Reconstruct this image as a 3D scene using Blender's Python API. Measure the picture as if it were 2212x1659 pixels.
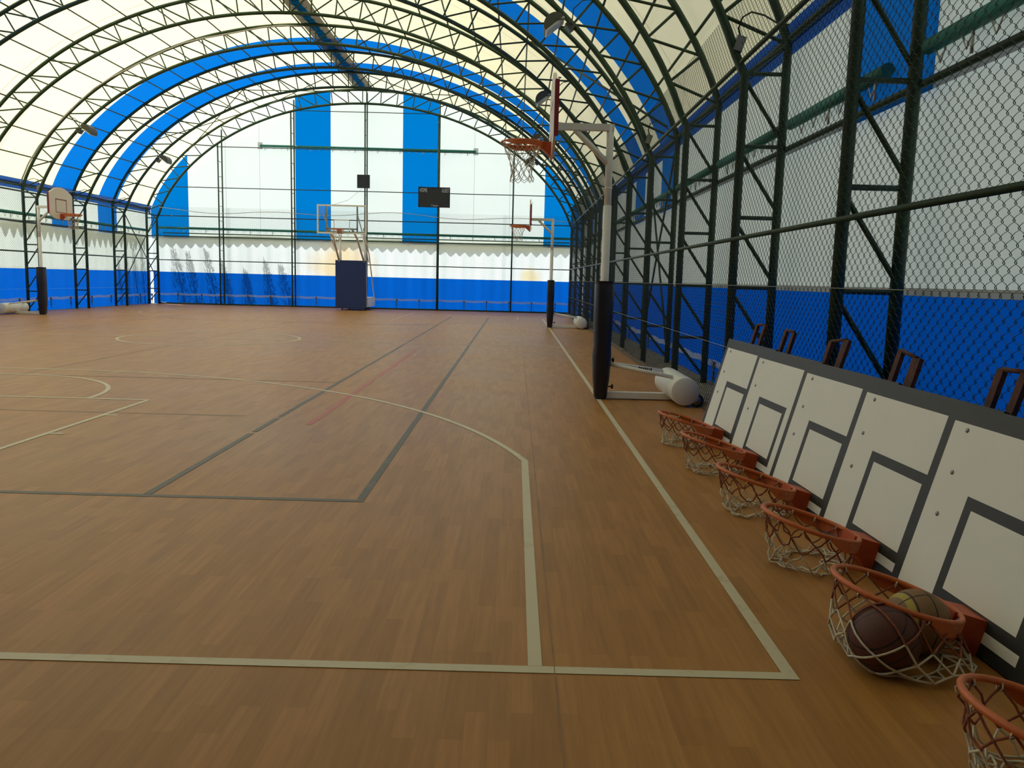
import bpy, math, random
import numpy as np
from mathutils import Vector, Matrix

random.seed(7)
for o in list(bpy.data.objects):
    bpy.data.objects.remove(o)
scene = bpy.context.scene
COL = scene.collection
PI = math.pi

# ------------------------------------------------------------------ camera
F_PX = 1745.24
YAW, PITCH, ROLL = 0.001026, -0.128622, 0.025534
CAM = Vector((-1.0296, -2.6709, 1.3629))
fwd = Vector((-math.sin(YAW) * math.cos(PITCH), math.cos(YAW) * math.cos(PITCH), math.sin(PITCH)))
rgt0 = Vector((math.cos(YAW), math.sin(YAW), 0))
up0 = rgt0.cross(fwd)
rgt = rgt0 * math.cos(ROLL) + up0 * math.sin(ROLL)
upv = -rgt0 * math.sin(ROLL) + up0 * math.cos(ROLL)
cam_data = bpy.data.cameras.new('camera')
cam_data.sensor_fit = 'HORIZONTAL'
cam_data.sensor_width = 36.0
cam_data.lens = 36.0 * F_PX / 2212.0
cam_data.clip_start = 0.05
cam_data.clip_end = 300
cam = bpy.data.objects.new('camera', cam_data)
COL.objects.link(cam)
cam.matrix_world = Matrix(((rgt.x, upv.x, -fwd.x, CAM.x), (rgt.y, upv.y, -fwd.y, CAM.y),
                           (rgt.z, upv.z, -fwd.z, CAM.z), (0, 0, 0, 1)))
scene.camera = cam

# ------------------------------------------------------------------ light
world = bpy.data.worlds.new('world')
scene.world = world
world.use_nodes = True
bg = world.node_tree.nodes['Background']
SUN_DIR = Vector((-0.52, 0.42, 0.74)).normalized()
SKY_LOW, SKY_HIGH = 0.86, 1.1      # hazy sky, brightest around the sun
wnt = world.node_tree
w_tc = wnt.nodes.new('ShaderNodeTexCoord')
w_dot = wnt.nodes.new('ShaderNodeVectorMath')
w_dot.operation = 'DOT_PRODUCT'
w_dot.inputs[1].default_value = SUN_DIR
wnt.links.new(w_tc.outputs['Generated'], w_dot.inputs[0])
w_map = wnt.nodes.new('ShaderNodeMapRange')
w_map.inputs[1].default_value = -0.6
w_map.inputs[2].default_value = 1.0
w_map.inputs[3].default_value = SKY_LOW
w_map.inputs[4].default_value = SKY_HIGH
wnt.links.new(w_dot.outputs['Value'], w_map.inputs[0])
wnt.links.new(w_map.outputs[0], bg.inputs['Strength'])
bg.inputs['Color'].default_value = (0.86, 0.97, 1.04, 1)
sun_data = bpy.data.lights.new('sun', 'SUN')
sun_data.energy = 8.6
sun_data.angle = math.radians(0.7)
sun_data.color = (1.0, 0.96, 0.88)
sun = bpy.data.objects.new('sun', sun_data)
COL.objects.link(sun)
sun.rotation_euler = SUN_DIR.to_track_quat('Z', 'Y').to_euler()
sun.location = (-40, 50, 60)

vs = scene.view_settings
scene.display_settings.display_device = 'sRGB'
vs.view_transform = 'Standard'
vs.look = 'None'
vs.gamma = 1.0
vs.use_curve_mapping = False
vs.exposure = 0.5
scene.cycles.use_denoising = True
scene.cycles.max_bounces = 8
scene.cycles.diffuse_bounces = 5
scene.cycles.glossy_bounces = 2
scene.cycles.transmission_bounces = 4
scene.cycles.transparent_max_bounces = 12
scene.cycles.caustics_reflective = False
scene.cycles.caustics_refractive = False


# ------------------------------------------------------------------ materials
def lin(c):
    c = c / 255.0
    return c / 12.92 if c <= 0.04045 else ((c + 0.055) / 1.055) ** 2.4


def rgb(r, g, b):
    return (lin(r), lin(g), lin(b), 1)


MATS = {}


def new_mat(name):
    m = bpy.data.materials.new(name)
    m.use_nodes = True
    m.node_tree.nodes.clear()
    MATS[name] = m
    nt = m.node_tree
    out = nt.nodes.new('ShaderNodeOutputMaterial')
    return m, nt, out


def N(nt, kind, **kw):
    n = nt.nodes.new(kind)
    for k, v in kw.items():
        if k in n.inputs:
            n.inputs[k].default_value = v
        else:
            setattr(n, k, v)
    return n


def paint(name, col, rough=0.5, var=0.12, scale=6.0, metallic=0.0, bump=0.0, spec=0.5, col2=None):
    """painted / plain surface with noise variation"""
    m, nt, out = new_mat(name)
    b = N(nt, 'ShaderNodeBsdfPrincipled', Roughness=rough, Metallic=metallic)
    b.inputs['Specular IOR Level'].default_value = spec
    tc = N(nt, 'ShaderNodeTexCoord')
    no = N(nt, 'ShaderNodeTexNoise', Scale=scale, Detail=5.0, Roughness=0.6)
    nt.links.new(tc.outputs['Object'], no.inputs['Vector'])
    mx = N(nt, 'ShaderNodeMix', data_type='RGBA')
    c1 = tuple(max(0, c * (1 - var)) for c in col[:3]) + (1,)
    c2 = col2 if col2 else tuple(min(1, c * (1 + var)) for c in col[:3]) + (1,)
    mx.inputs[6].default_value = c1
    mx.inputs[7].default_value = c2
    ramp = N(nt, 'ShaderNodeMapRange')
    ramp.inputs[1].default_value = 0.3
    ramp.inputs[2].default_value = 0.7
    nt.links.new(no.outputs[0], ramp.inputs[0])
    nt.links.new(ramp.outputs[0], mx.inputs[0])
    nt.links.new(mx.outputs[2], b.inputs['Base Color'])
    if bump:
        bp = N(nt, 'ShaderNodeBump', Strength=bump, Distance=0.01)
        nt.links.new(no.outputs[0], bp.inputs['Height'])
        nt.links.new(bp.outputs[0], b.inputs['Normal'])
    nt.links.new(b.outputs[0], out.inputs[0])
    return m


def membrane(name, col_d, col_t, fac, var=0.05, scale=1.2, tint_spots=None):
    """coated fabric that scatters daylight through itself"""
    m, nt, out = new_mat(name)
    d = N(nt, 'ShaderNodeBsdfDiffuse')
    t = N(nt, 'ShaderNodeBsdfTranslucent')
    mix = N(nt, 'ShaderNodeMixShader', Fac=fac)
    tc = N(nt, 'ShaderNodeTexCoord')
    no = N(nt, 'ShaderNodeTexNoise', Scale=scale, Detail=4.0, Roughness=0.55)
    nt.links.new(tc.outputs['Object'], no.inputs['Vector'])
    for node, col in ((d, col_d), (t, col_t)):
        mx = N(nt, 'ShaderNodeMix', data_type='RGBA')
        mx.inputs[6].default_value = tuple(c * (1 - var) for c in col[:3]) + (1,)
        mx.inputs[7].default_value = tuple(min(1, c * (1 + var)) for c in col[:3]) + (1,)
        nt.links.new(no.outputs[0], mx.inputs[0])
        last = mx.outputs[2]
        if tint_spots:
            for (px, pz, rx, rz, sc) in tint_spots:
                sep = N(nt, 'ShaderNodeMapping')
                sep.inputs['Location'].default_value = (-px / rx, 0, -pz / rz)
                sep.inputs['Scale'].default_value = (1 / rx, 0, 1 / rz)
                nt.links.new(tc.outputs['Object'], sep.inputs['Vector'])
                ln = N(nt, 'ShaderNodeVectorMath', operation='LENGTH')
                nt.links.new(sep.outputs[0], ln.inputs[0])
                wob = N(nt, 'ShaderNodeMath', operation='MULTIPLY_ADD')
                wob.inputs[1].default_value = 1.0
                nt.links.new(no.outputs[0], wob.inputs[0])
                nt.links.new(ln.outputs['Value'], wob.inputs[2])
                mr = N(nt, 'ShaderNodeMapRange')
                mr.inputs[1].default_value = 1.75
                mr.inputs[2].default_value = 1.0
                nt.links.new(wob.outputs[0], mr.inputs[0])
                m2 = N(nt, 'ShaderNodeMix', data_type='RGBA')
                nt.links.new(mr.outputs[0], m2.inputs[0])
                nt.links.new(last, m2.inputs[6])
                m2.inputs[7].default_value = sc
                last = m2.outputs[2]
        nt.links.new(last, node.inputs['Color'])
    nt.links.new(d.outputs[0], mix.inputs[1])
    nt.links.new(t.outputs[0], mix.inputs[2])
    nt.links.new(mix.outputs[0], out.inputs[0])
    return m


def floor_material():
    m, nt, out = new_mat('parquet_vinyl')
    b = N(nt, 'ShaderNodeBsdfPrincipled', Roughness=0.42)
    b.inputs['Specular IOR Level'].default_value = 0.24
    tc = N(nt, 'ShaderNodeTexCoord')
    mp = N(nt, 'ShaderNodeMapping')
    mp.inputs['Rotation'].default_value = (0, 0, PI / 2)
    nt.links.new(tc.outputs['Object'], mp.inputs['Vector'])
    br = N(nt, 'ShaderNodeTexBrick', Scale=1.0)
    br.offset = 0.37
    br.offset_frequency = 2
    br.inputs['Color1'].default_value = (0, 0, 0, 1)
    br.inputs['Color2'].default_value = (1, 1, 1, 1)
    br.inputs['Mortar'].default_value = (0.3, 0.3, 0.3, 1)
    br.inputs['Mortar Size'].default_value = 0.0012
    br.inputs['Mortar Smooth'].default_value = 0.2
    br.inputs['Brick Width'].default_value = 0.42
    br.inputs['Row Height'].default_value = 0.072
    nt.links.new(mp.outputs[0], br.inputs['Vector'])
    # long grain
    mg = N(nt, 'ShaderNodeMapping')
    mg.inputs['Scale'].default_value = (40, 2.2, 1)
    nt.links.new(tc.outputs['Object'], mg.inputs['Vector'])
    gr = N(nt, 'ShaderNodeTexNoise', Scale=1.0, Detail=4.0, Roughness=0.6)
    nt.links.new(mg.outputs[0], gr.inputs['Vector'])
    # broad wear
    we = N(nt, 'ShaderNodeTexNoise', Scale=0.35, Detail=6.0, Roughness=0.6)
    nt.links.new(tc.outputs['Object'], we.inputs['Vector'])
    tone = N(nt, 'ShaderNodeMix', data_type='RGBA')
    tone.inputs[6].default_value = FLOOR_A
    tone.inputs[7].default_value = FLOOR_B
    nt.links.new(br.outputs['Color'], tone.inputs[0])
    gm = N(nt, 'ShaderNodeMix', data_type='RGBA', blend_type='MULTIPLY')
    gm.inputs[0].default_value = 1.0
    gmap = N(nt, 'ShaderNodeMapRange')
    gmap.inputs[1].default_value = 0.3
    gmap.inputs[2].default_value = 0.7
    gmap.inputs[3].default_value = 0.86
    gmap.inputs[4].default_value = 1.1
    nt.links.new(gr.outputs[0], gmap.inputs[0])
    nt.links.new(tone.outputs[2], gm.inputs[6])
    nt.links.new(gmap.outputs[0], gm.inputs[7])
    wm = N(nt, 'ShaderNodeMix', data_type='RGBA', blend_type='MULTIPLY')
    wm.inputs[0].default_value = 1.0
    wmap = N(nt, 'ShaderNodeMapRange')
    wmap.inputs[1].default_value = 0.3
    wmap.inputs[2].default_value = 0.7
    wmap.inputs[3].default_value = 0.9
    wmap.inputs[4].default_value = 1.08
    nt.links.new(we.outputs[0], wmap.inputs[0])
    nt.links.new(gm.outputs[2], wm.inputs[6])
    nt.links.new(wmap.outputs[0], wm.inputs[7])
    nt.links.new(wm.outputs[2], b.inputs['Base Color'])
    rr = N(nt, 'ShaderNodeMapRange')
    rr.inputs[3].default_value = 0.34
    rr.inputs[4].default_value = 0.5
    nt.links.new(we.outputs[0], rr.inputs[0])
    nt.links.new(rr.outputs[0], b.inputs['Roughness'])
    nt.links.new(b.outputs[0], out.inputs[0])
    return m


def worn_line(name, col, under, wear=0.42, scale=9.0):
    m, nt, out = new_mat(name)
    b = N(nt, 'ShaderNodeBsdfPrincipled', Roughness=0.5)
    tc = N(nt, 'ShaderNodeTexCoord')
    no = N(nt, 'ShaderNodeTexNoise', Scale=scale, Detail=8.0, Roughness=0.7)
    nt.links.new(tc.outputs['Object'], no.inputs['Vector'])
    mr = N(nt, 'ShaderNodeMapRange')
    mr.inputs[1].default_value = wear + 0.12
    mr.inputs[2].default_value = wear - 0.06
    mr.inputs[4].default_value = 0.8
    nt.links.new(no.outputs[0], mr.inputs[0])
    mx = N(nt, 'ShaderNodeMix', data_type='RGBA')
    mx.inputs[6].default_value = col
    mx.inputs[7].default_value = under
    nt.links.new(mr.outputs[0], mx.inputs[0])
    nt.links.new(mx.outputs[2], b.inputs['Base Color'])
    nt.links.new(b.outputs[0], out.inputs[0])
    return m


def glass_material():
    m, nt, out = new_mat('clear_acrylic')
    t = N(nt, 'ShaderNodeBsdfTransparent')
    t.inputs['Color'].default_value = (0.93, 0.96, 0.97, 1)
    g = N(nt, 'ShaderNodeBsdfGlossy', Roughness=0.05)
    fr = N(nt, 'ShaderNodeFresnel', IOR=1.45)
    mx = N(nt, 'ShaderNodeMixShader')
    nt.links.new(fr.outputs[0], mx.inputs[0])
    nt.links.new(t.outputs[0], mx.inputs[1])
    nt.links.new(g.outputs[0], mx.inputs[2])
    nt.links.new(mx.outputs[0], out.inputs[0])
    return m


def ball_material(name, col, col2, seam, stripe=None):
    """basketball: pebbled panels, dark seams from object coordinates"""
    m, nt, out = new_mat(name)
    b = N(nt, 'ShaderNodeBsdfPrincipled', Roughness=0.6)
    tc = N(nt, 'ShaderNodeTexCoord')
    sp = N(nt, 'ShaderNodeSeparateXYZ')
    nt.links.new(tc.outputs['Object'], sp.inputs[0])
    no = N(nt, 'ShaderNodeTexNoise', Scale=14.0, Detail=6.0)
    nt.links.new(tc.outputs['Object'], no.inputs['Vector'])
    base = N(nt, 'ShaderNodeMix', data_type='RGBA')
    base.inputs[6].default_value = col
    base.inputs[7].default_value = col2
    nt.links.new(no.outputs[0], base.inputs[0])
    last = base.outputs[2]

    def absless(sock, off, w):
        a = N(nt, 'ShaderNodeMath', operation='ADD')
        a.inputs[1].default_value = off
        nt.links.new(sock, a.inputs[0])
        ab = N(nt, 'ShaderNodeMath', operation='ABSOLUTE')
        nt.links.new(a.outputs[0], ab.inputs[0])
        ls = N(nt, 'ShaderNodeMath', operation='LESS_THAN')
        ls.inputs[1].default_value = w
        nt.links.new(ab.outputs[0], ls.inputs[0])
        return ls.outputs[0]
    if stripe:
        f = absless(sp.outputs[0], 0.078, 0.010)
        mx = N(nt, 'ShaderNodeMix', data_type='RGBA')
        nt.links.new(f, mx.inputs[0])
        nt.links.new(last, mx.inputs[6])
        mx.inputs[7].default_value = stripe
        last = mx.outputs[2]
    for sock, off in ((sp.outputs[0], 0.0), (sp.outputs[1], 0.0), (sp.outputs[0], 0.062), (sp.outputs[0], -0.062)):
        f = absless(sock, off, 0.0028)
        mx = N(nt, 'ShaderNodeMix', data_type='RGBA')
        nt.links.new(f, mx.inputs[0])
        nt.links.new(last, mx.inputs[6])
        mx.inputs[7].default_value = seam
        last = mx.outputs[2]
    nt.links.new(last, b.inputs['Base Color'])
    vo = N(nt, 'ShaderNodeTexVoronoi', Scale=260.0)
    nt.links.new(tc.outputs['Object'], vo.inputs['Vector'])
    bp = N(nt, 'ShaderNodeBump', Strength=0.25, Distance=0.002)
    nt.links.new(vo.outputs[0], bp.inputs['Height'])
    nt.links.new(bp.outputs[0], b.inputs['Normal'])
    nt.links.new(b.outputs[0], out.inputs[0])
    return m


FLOOR_A = (0.358, 0.165, 0.038, 1)
FLOOR_B = (0.435, 0.206, 0.053, 1)
M_FLOOR = floor_material()
M_GREEN = paint('green_steel_paint', (0.020, 0.052, 0.026, 1), 0.45, 0.35, 5.0, spec=0.4)
M_MESHWIRE = paint('green_wire_coating', (0.02, 0.035, 0.028, 1), 0.5, 0.2, 3.0)
M_TEAL = paint('teal_tube_paint', (0.012, 0.19, 0.145, 1), 0.5, 0.15, 4.0)
M_CREAM = membrane('cream_roof_fabric', (0.95, 0.95, 0.88, 1), (0.64, 0.595, 0.38, 1), 0.5, 0.03, 0.5)
M_DIM_ROOF = membrane('dimming_cream_roof_fabric', (0.8, 0.78, 0.68, 1), (0.75, 0.69, 0.45, 1), 0.22, 0.04, 0.5)  # invented denser fabric for the unseen roof, darkens the foreground
M_CREAM_SEAM = membrane('cream_fabric_weld', (0.6, 0.57, 0.48, 1), (0.34, 0.32, 0.24, 1), 0.35, 0.04)
M_BLUE = membrane('blue_roof_fabric', (0.03, 0.20, 0.68, 1), (0.0, 0.092, 0.35, 1), 0.5, 0.05, 0.6)
M_BLUE_DK = membrane('blue_eave_fabric', (0.04, 0.11, 0.34, 1), (0.015, 0.07, 0.28, 1), 0.35, 0.1)
M_WHITE = membrane('white_gable_fabric', (0.90, 0.95, 0.96, 1), (0.50, 0.58, 0.60, 1), 0.5, 0.03)
M_WHITE_SEAM = membrane('white_fabric_weld', (0.5, 0.52, 0.53, 1), (0.45, 0.5, 0.52, 1), 0.3, 0.03)
M_GABLE_BLUE = membrane('blue_gable_fabric', (0.0, 0.09, 0.42, 1), (0.0, 0.14, 0.45, 1), 0.5, 0.03)
M_CURTAIN = membrane('white_curtain_fabric', (0.88, 0.92, 0.89, 1), (0.43, 0.49, 0.475, 1), 0.5, 0.04, 1.0)
M_CURTAIN_FAR = membrane('white_curtain_fabric_ochre_spots', (0.88, 0.92, 0.92, 1), (0.63, 0.71, 0.75, 1), 0.5, 0.04, 1.0,
                         tint_spots=[(8.0, 1.75, 1.3, 0.9, (0.70, 0.58, 0.40, 1)),  # soft-edged ochre areas mixed into the fabric colour
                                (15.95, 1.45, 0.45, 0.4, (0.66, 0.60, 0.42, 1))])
M_CURTAIN_BLUE = membrane('blue_curtain_fabric', (0.004, 0.075, 0.55, 1), (0.0, 0.085, 0.46, 1), 0.5, 0.08, 1.5)
M_HEM = membrane('grey_webbing', (0.8, 0.86, 0.84, 1), (0.78, 0.85, 0.86, 1), 0.5, 0.1, 20.0)
M_BUCKLE = paint('dull_zinc', (0.12, 0.13, 0.14, 1), 0.5, 0.3, 20.0, 0.4)
M_RIDGE = membrane('grey_ridge_fabric', (0.34, 0.33, 0.32, 1), (0.20, 0.19, 0.18, 1), 0.35, 0.05)
M_RIDGE_BLUE = membrane('blue_ridge_fabric', (0.01, 0.26, 0.80, 1), (0.0, 0.3, 0.85, 1), 0.5, 0.1, 3.0)
M_CORD = paint('dark_lacing_cord', (0.02, 0.03, 0.05, 1), 0.8)
M_LACE = paint('white_lacing_cord', rgb(205, 210, 205), 0.8)
M_LINE = worn_line('cream_court_paint', (0.60, 0.53, 0.36, 1), (0.40, 0.27, 0.15, 1), 0.33)
M_LINE_FAINT = worn_line('faded_cream_court_paint', (0.55, 0.40, 0.25, 1), (0.33, 0.18, 0.085, 1), 0.45, 3.0)
M_DARKLINE = worn_line('dark_grey_court_paint', (0.085, 0.075, 0.05, 1), (0.2, 0.12, 0.06, 1), 0.36)
M_BROWNLINE = worn_line('faint_brown_court_paint', (0.20, 0.10, 0.05, 1), (0.30, 0.16, 0.075, 1), 0.5, 4.0)
M_REDLINE = worn_line('faded_red_court_paint', (0.46, 0.09, 0.065, 1), (0.37, 0.17, 0.06, 1), 0.42, 2.0)
M_POSTWHITE = paint('white_steel_paint', (0.80, 0.80, 0.73, 1), 0.4, 0.06, 4.0)
M_PAD = paint('navy_vinyl_pad', (0.008, 0.009, 0.016, 1), 0.42, 0.4, 5.0, bump=0.5)
M_BLUEPAD = paint('blue_vinyl_pad', (0.010, 0.035, 0.155, 1), 0.5, 0.1, 3.0)
M_ORANGE = paint('orange_rim_paint', (0.58, 0.135, 0.030, 1), 0.42, 0.12, 12.0)
M_ORANGE_DK = paint('red_orange_bracket_paint', (0.48, 0.075, 0.016, 1), 0.5, 0.15, 12.0)
M_BOARD = paint('white_board_laminate', (0.80, 0.82, 0.76, 1), 0.5, 0.03, 2.0)
M_BOARDLINE = paint('charcoal_board_paint', (0.024, 0.026, 0.025, 1), 0.5, 0.2, 30.0)
M_FANBOARD = paint('ivory_board_laminate', (0.66, 0.60, 0.49, 1), 0.45, 0.03, 2.0)
M_REDPAD = paint('dark_red_edge_pad', (0.22, 0.012, 0.016, 1), 0.5, 0.15, 6.0)
M_REDLINE_B = paint('brown_red_board_paint', (0.23, 0.07, 0.045, 1), 0.5, 0.1)
M_RUST = paint('rusty_angle_iron', (0.075, 0.024, 0.014, 1), 0.8, 0.5, 18.0, bump=0.3)
M_NETW = paint('white_net_cord', (0.62, 0.57, 0.44, 1), 0.9, 0.15, 40.0)
M_NETR = paint('red_brown_net_cord', (0.26, 0.085, 0.045, 1), 0.9, 0.25, 40.0)
M_BLACK = paint('black_plastic', (0.012, 0.013, 0.015, 1), 0.45, 0.2, 10.0)
M_SCORE = paint('charcoal_scoreboard', (0.018, 0.024, 0.030, 1), 0.5, 0.1, 4.0)
M_TEXT = paint('pale_lettering', (0.6, 0.66, 0.68, 1), 0.6, 0.02)
M_TYRE = paint('black_rubber', (0.015, 0.014, 0.013, 1), 0.7, 0.2)
M_HUB = paint('zinc_hub', (0.25, 0.25, 0.24, 1), 0.4, 0.1, 10.0, 0.6)
M_LAMP = paint('grey_lamp_casting', (0.035, 0.042, 0.038, 1), 0.5, 0.15, 15.0)
M_LAMPGLASS = paint('pale_lamp_glass', (0.45, 0.52, 0.52, 1), 0.25, 0.05, 6.0)
M_CABLE = paint('black_cable', (0.02, 0.022, 0.02, 1), 0.6)
M_CABLE_W = paint('grey_cable', (0.45, 0.45, 0.42, 1), 0.6)
M_DIRT = paint('dry_dirt', (0.26, 0.22, 0.12, 1), 0.95, 0.45, 7.0, bump=0.8)
M_LITTER = paint('brown_leaf_litter', (0.11, 0.075, 0.04, 1), 0.95, 0.6, 25.0, bump=0.8)
M_GROUND = paint('pale_yard_ground', (0.26, 0.24, 0.18, 1), 0.95, 0.2, 1.0)
M_NEARWALL = paint('near_end_light_blocker', (0.06, 0.06, 0.055, 1), 0.8, 0.2, 1.0)
M_LEAF = paint('dark_tree_leaves', (0.04, 0.08, 0.03, 1), 0.8, 0.3)
M_BARK = paint('tree_bark', (0.07, 0.05, 0.035, 1), 0.9, 0.3)
M_GLASS = glass_material()
M_BALL1 = ball_material('maroon_ball_rubber', (0.075, 0.020, 0.014, 1), (0.11, 0.032, 0.02, 1), (0.012, 0.008, 0.008, 1))
M_BALL2 = ball_material('tan_ball_rubber', (0.20, 0.105, 0.045, 1), (0.26, 0.15, 0.06, 1), (0.02, 0.015, 0.01, 1),
                        (0.42, 0.33, 0.05, 1))


# ------------------------------------------------------------------ mesh builder
class MB:
    def __init__(self):
        self.v, self.f, self.m, self.s = [], [], [], []

    def add(self, verts, faces, mi=0, smooth=False):
        o = len(self.v)
        self.v.extend(tuple(p) for p in verts)
        for f in faces:
            self.f.append(tuple(i + o for i in f))
            self.m.append(mi)
            self.s.append(smooth)

    def box(self, c, s, mi=0, rot=None):
        c = Vector(c)
        pts = []
        for x in (-.5, .5):
            for y in (-.5, .5):
                for z in (-.5, .5):
                    p = Vector((x * s[0], y * s[1], z * s[2]))
                    if rot is not None:
                        p = rot @ p
                    pts.append(c + p)
        self.add(pts, [(0, 1, 3, 2), (4, 6, 7, 5), (0, 4, 5, 1), (2, 3, 7, 6), (0, 2, 6, 4), (1, 5, 7, 3)], mi)

    def hexa(self, p, mi=0):
        """8 points: bottom ring 0-3, top ring 4-7"""
        self.add(p, [(3, 2, 1, 0), (4, 5, 6, 7), (0, 1, 5, 4), (1, 2, 6, 5), (2, 3, 7, 6), (3, 0, 4, 7)], mi)

    def tube(self, pts, r, n=8, mi=0, closed=False, caps=True, smooth=True):
        pts = [Vector(p) for p in pts]
        k = len(pts)
        rs = r if isinstance(r, (list, tuple)) else [r] * k
        T = []
        for i in range(k):
            if closed:
                t = pts[(i + 1) % k] - pts[i - 1]
            elif i == 0:
                t = pts[1] - pts[0]
            elif i == k - 1:
                t = pts[-1] - pts[-2]
            else:
                t = (pts[i + 1] - pts[i]).normalized() + (pts[i] - pts[i - 1]).normalized()
            if t.length < 1e-9:
                t = Vector((0, 0, 1))
            T.append(t.normalized())
        a = Vector((0, 0, 1)) if abs(T[0].z) < .9 else Vector((1, 0, 0))
        u = (a - T[0] * a.dot(T[0])).normalized()
        vs_ = []
        for i in range(k):
            u = (u - T[i] * u.dot(T[i]))
            if u.length < 1e-6:
                a = Vector((0, 1, 0)) if abs(T[i].y) < .9 else Vector((1, 0, 0))
                u = a - T[i] * a.dot(T[i])
            u.normalize()
            w = T[i].cross(u)
            for j in range(n):
                an = 2 * PI * j / n
                vs_.append(pts[i] + (u * math.cos(an) + w * math.sin(an)) * rs[i])
        fs = []
        for i in range(k if closed else k - 1):
            i2 = (i + 1) % k
            for j in range(n):
                j2 = (j + 1) % n
                fs.append((i * n + j, i * n + j2, i2 * n + j2, i2 * n + j))
        self.add(vs_, fs, mi, smooth)
        if caps and not closed:
            o = len(self.v) - k * n
            self.f.append(tuple(o + j for j in reversed(range(n))))
            self.m.append(mi)
            self.s.append(False)
            self.f.append(tuple(o + (k - 1) * n + j for j in range(n)))
            self.m.append(mi)
            self.s.append(False)

    def lathe(self, prof, n, origin, axis, mi=0, smooth=True):
        """prof: (radius, height) list along axis"""
        axis = Vector(axis).normalized()
        a = Vector((0, 0, 1)) if abs(axis.z) < .9 else Vector((1, 0, 0))
        u = (a - axis * a.dot(axis)).normalized()
        w = axis.cross(u)
        origin = Vector(origin)
        vs_, fs = [], []
        for r, h in prof:
            for j in range(n):
                an = 2 * PI * j / n
                vs_.append(origin + axis * h + (u * math.cos(an) + w * math.sin(an)) * r)
        for i in range(len(prof) - 1):
            for j in range(n):
                j2 = (j + 1) % n
                fs.append((i * n + j, i * n + j2, (i + 1) * n + j2, (i + 1) * n + j))
        self.add(vs_, fs, mi, smooth)

    def prism(self, poly, d0, d1, basis, mi=0, mi_side=None):
        """poly in (a,b); basis = (origin, A, B, Nrm) ; extruded along Nrm d0..d1"""
        O, A, B, Nn = [Vector(x) for x in basis]
        k = len(poly)
        vs_ = [O + A * a + B * b + Nn * d0 for a, b in poly] + [O + A * a + B * b + Nn * d1 for a, b in poly]
        self.add(vs_, [tuple(reversed(range(k))), tuple(range(k, 2 * k))], mi)
        self.add(vs_, [(i, (i + 1) % k, k + (i + 1) % k, k + i) for i in range(k)], mi if mi_side is None else mi_side)

    def build(self, name, mats, parent=None, loc=None):
        me = bpy.data.meshes.new(name)
        me.from_pydata(self.v, [], self.f)
        if not isinstance(mats, (list, tuple)):
            mats = [mats]
        for m in mats:
            me.materials.append(m)
        me.polygons.foreach_set('material_index', np.array(self.m, dtype=np.int32))
        me.polygons.foreach_set('use_smooth', np.array(self.s, dtype=bool))
        me.update()
        o = bpy.data.objects.new(name, me)
        COL.objects.link(o)
        if parent is not None:
            o.parent = parent
        if loc is not None:
            o.location = loc
        return o


def tag(o, label, cat, group=None):
    o['label'] = label
    o['category'] = cat
    if group:
        o['group'] = group
    return o


def struct(o, label=None):
    o['kind'] = 'structure'
    if label:
        o['label'] = label
    return o


def thing(name, label, cat, loc=(0, 0, 0), group=None):
    o = bpy.data.objects.new(name, None)
    o.empty_display_size = 0.2
    COL.objects.link(o)
    o.location = loc
    tag(o, label, cat, group)
    return o


def copy_tree(o, parent=None):
    c = o.copy()
    COL.objects.link(c)
    if parent is not None:
        c.parent = parent
    for ch in list(o.children):
        copy_tree(ch, c)
    return c


def part(mb, name, mats, parent, label=None):
    o = mb.build(name, mats, parent)
    if label:
        o['label'] = label
    return o


# ------------------------------------------------------------------ tent section
XC = -7.3              # centre line of hall and court
HALF_IN, HALF_OUT = 8.55, 8.97
Y_END = 31.1
SPACING = 2.8


def inner_z(x):
    return 2.9 + 5.35 * max(0.0, 1 - (x / 8.62) ** 2.04) ** 0.6


def resample(curve, n):
    d = [0.0]
    for a, b in zip(curve[:-1], curve[1:]):
        d.append(d[-1] + math.hypot(b[0] - a[0], b[1] - a[1]))
    c = np.array(curve)
    t = np.linspace(0, d[-1], n)
    return [(float(x), float(z)) for x, z in zip(np.interp(t, d, c[:, 0]), np.interp(t, d, c[:, 1]))]


INNER = [(x, inner_z(x)) for x in np.linspace(0, 8.49, 400)] + [(8.55, 3.48)]
INNER = resample(INNER, 91)                                # apex -> eave, right half


def offset(curve, d):
    out = []
    for i, p in enumerate(curve):
        a = curve[max(0, i - 2)]
        b = curve[min(len(curve) - 1, i + 2)]
        tx, tz = b[0] - a[0], b[1] - a[1]
        L = math.hypot(tx, tz)
        out.append((p[0] - tz / L * d, p[1] + tx / L * d) if i else (0.0, p[1] + d))
    return out


def clip_x(curve, xmax):
    out = []
    for i, p in enumerate(curve):
        if p[0] <= xmax:
            out.append(p)
        else:
            a = curve[i - 1]
            t = (xmax - a[0]) / (p[0] - a[0])
            out.append((xmax, a[1] + t * (p[1] - a[1])))
            break
    return out


OUTER = clip_x(offset(INNER, 0.53), HALF_OUT)
OUTER_EAVE = OUTER[-1][1]
X_MEM = 9.07
MEMB = clip_x(offset(INNER, 0.655), X_MEM)
MEM_EAVE = MEMB[-1][1]


def at_arc(curve, s):
    acc = 0
    for a, b in zip(curve[:-1], curve[1:]):
        L = math.hypot(b[0] - a[0], b[1] - a[1])
        if acc + L >= s:
            t = (s - acc) / L
            return (a[0] + (b[0] - a[0]) * t, a[1] + (b[1] - a[1]) * t)
        acc += L
    return curve[-1]


def arc_len(curve):
    return sum(math.hypot(b[0] - a[0], b[1] - a[1]) for a, b in zip(curve[:-1], curve[1:]))


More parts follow.
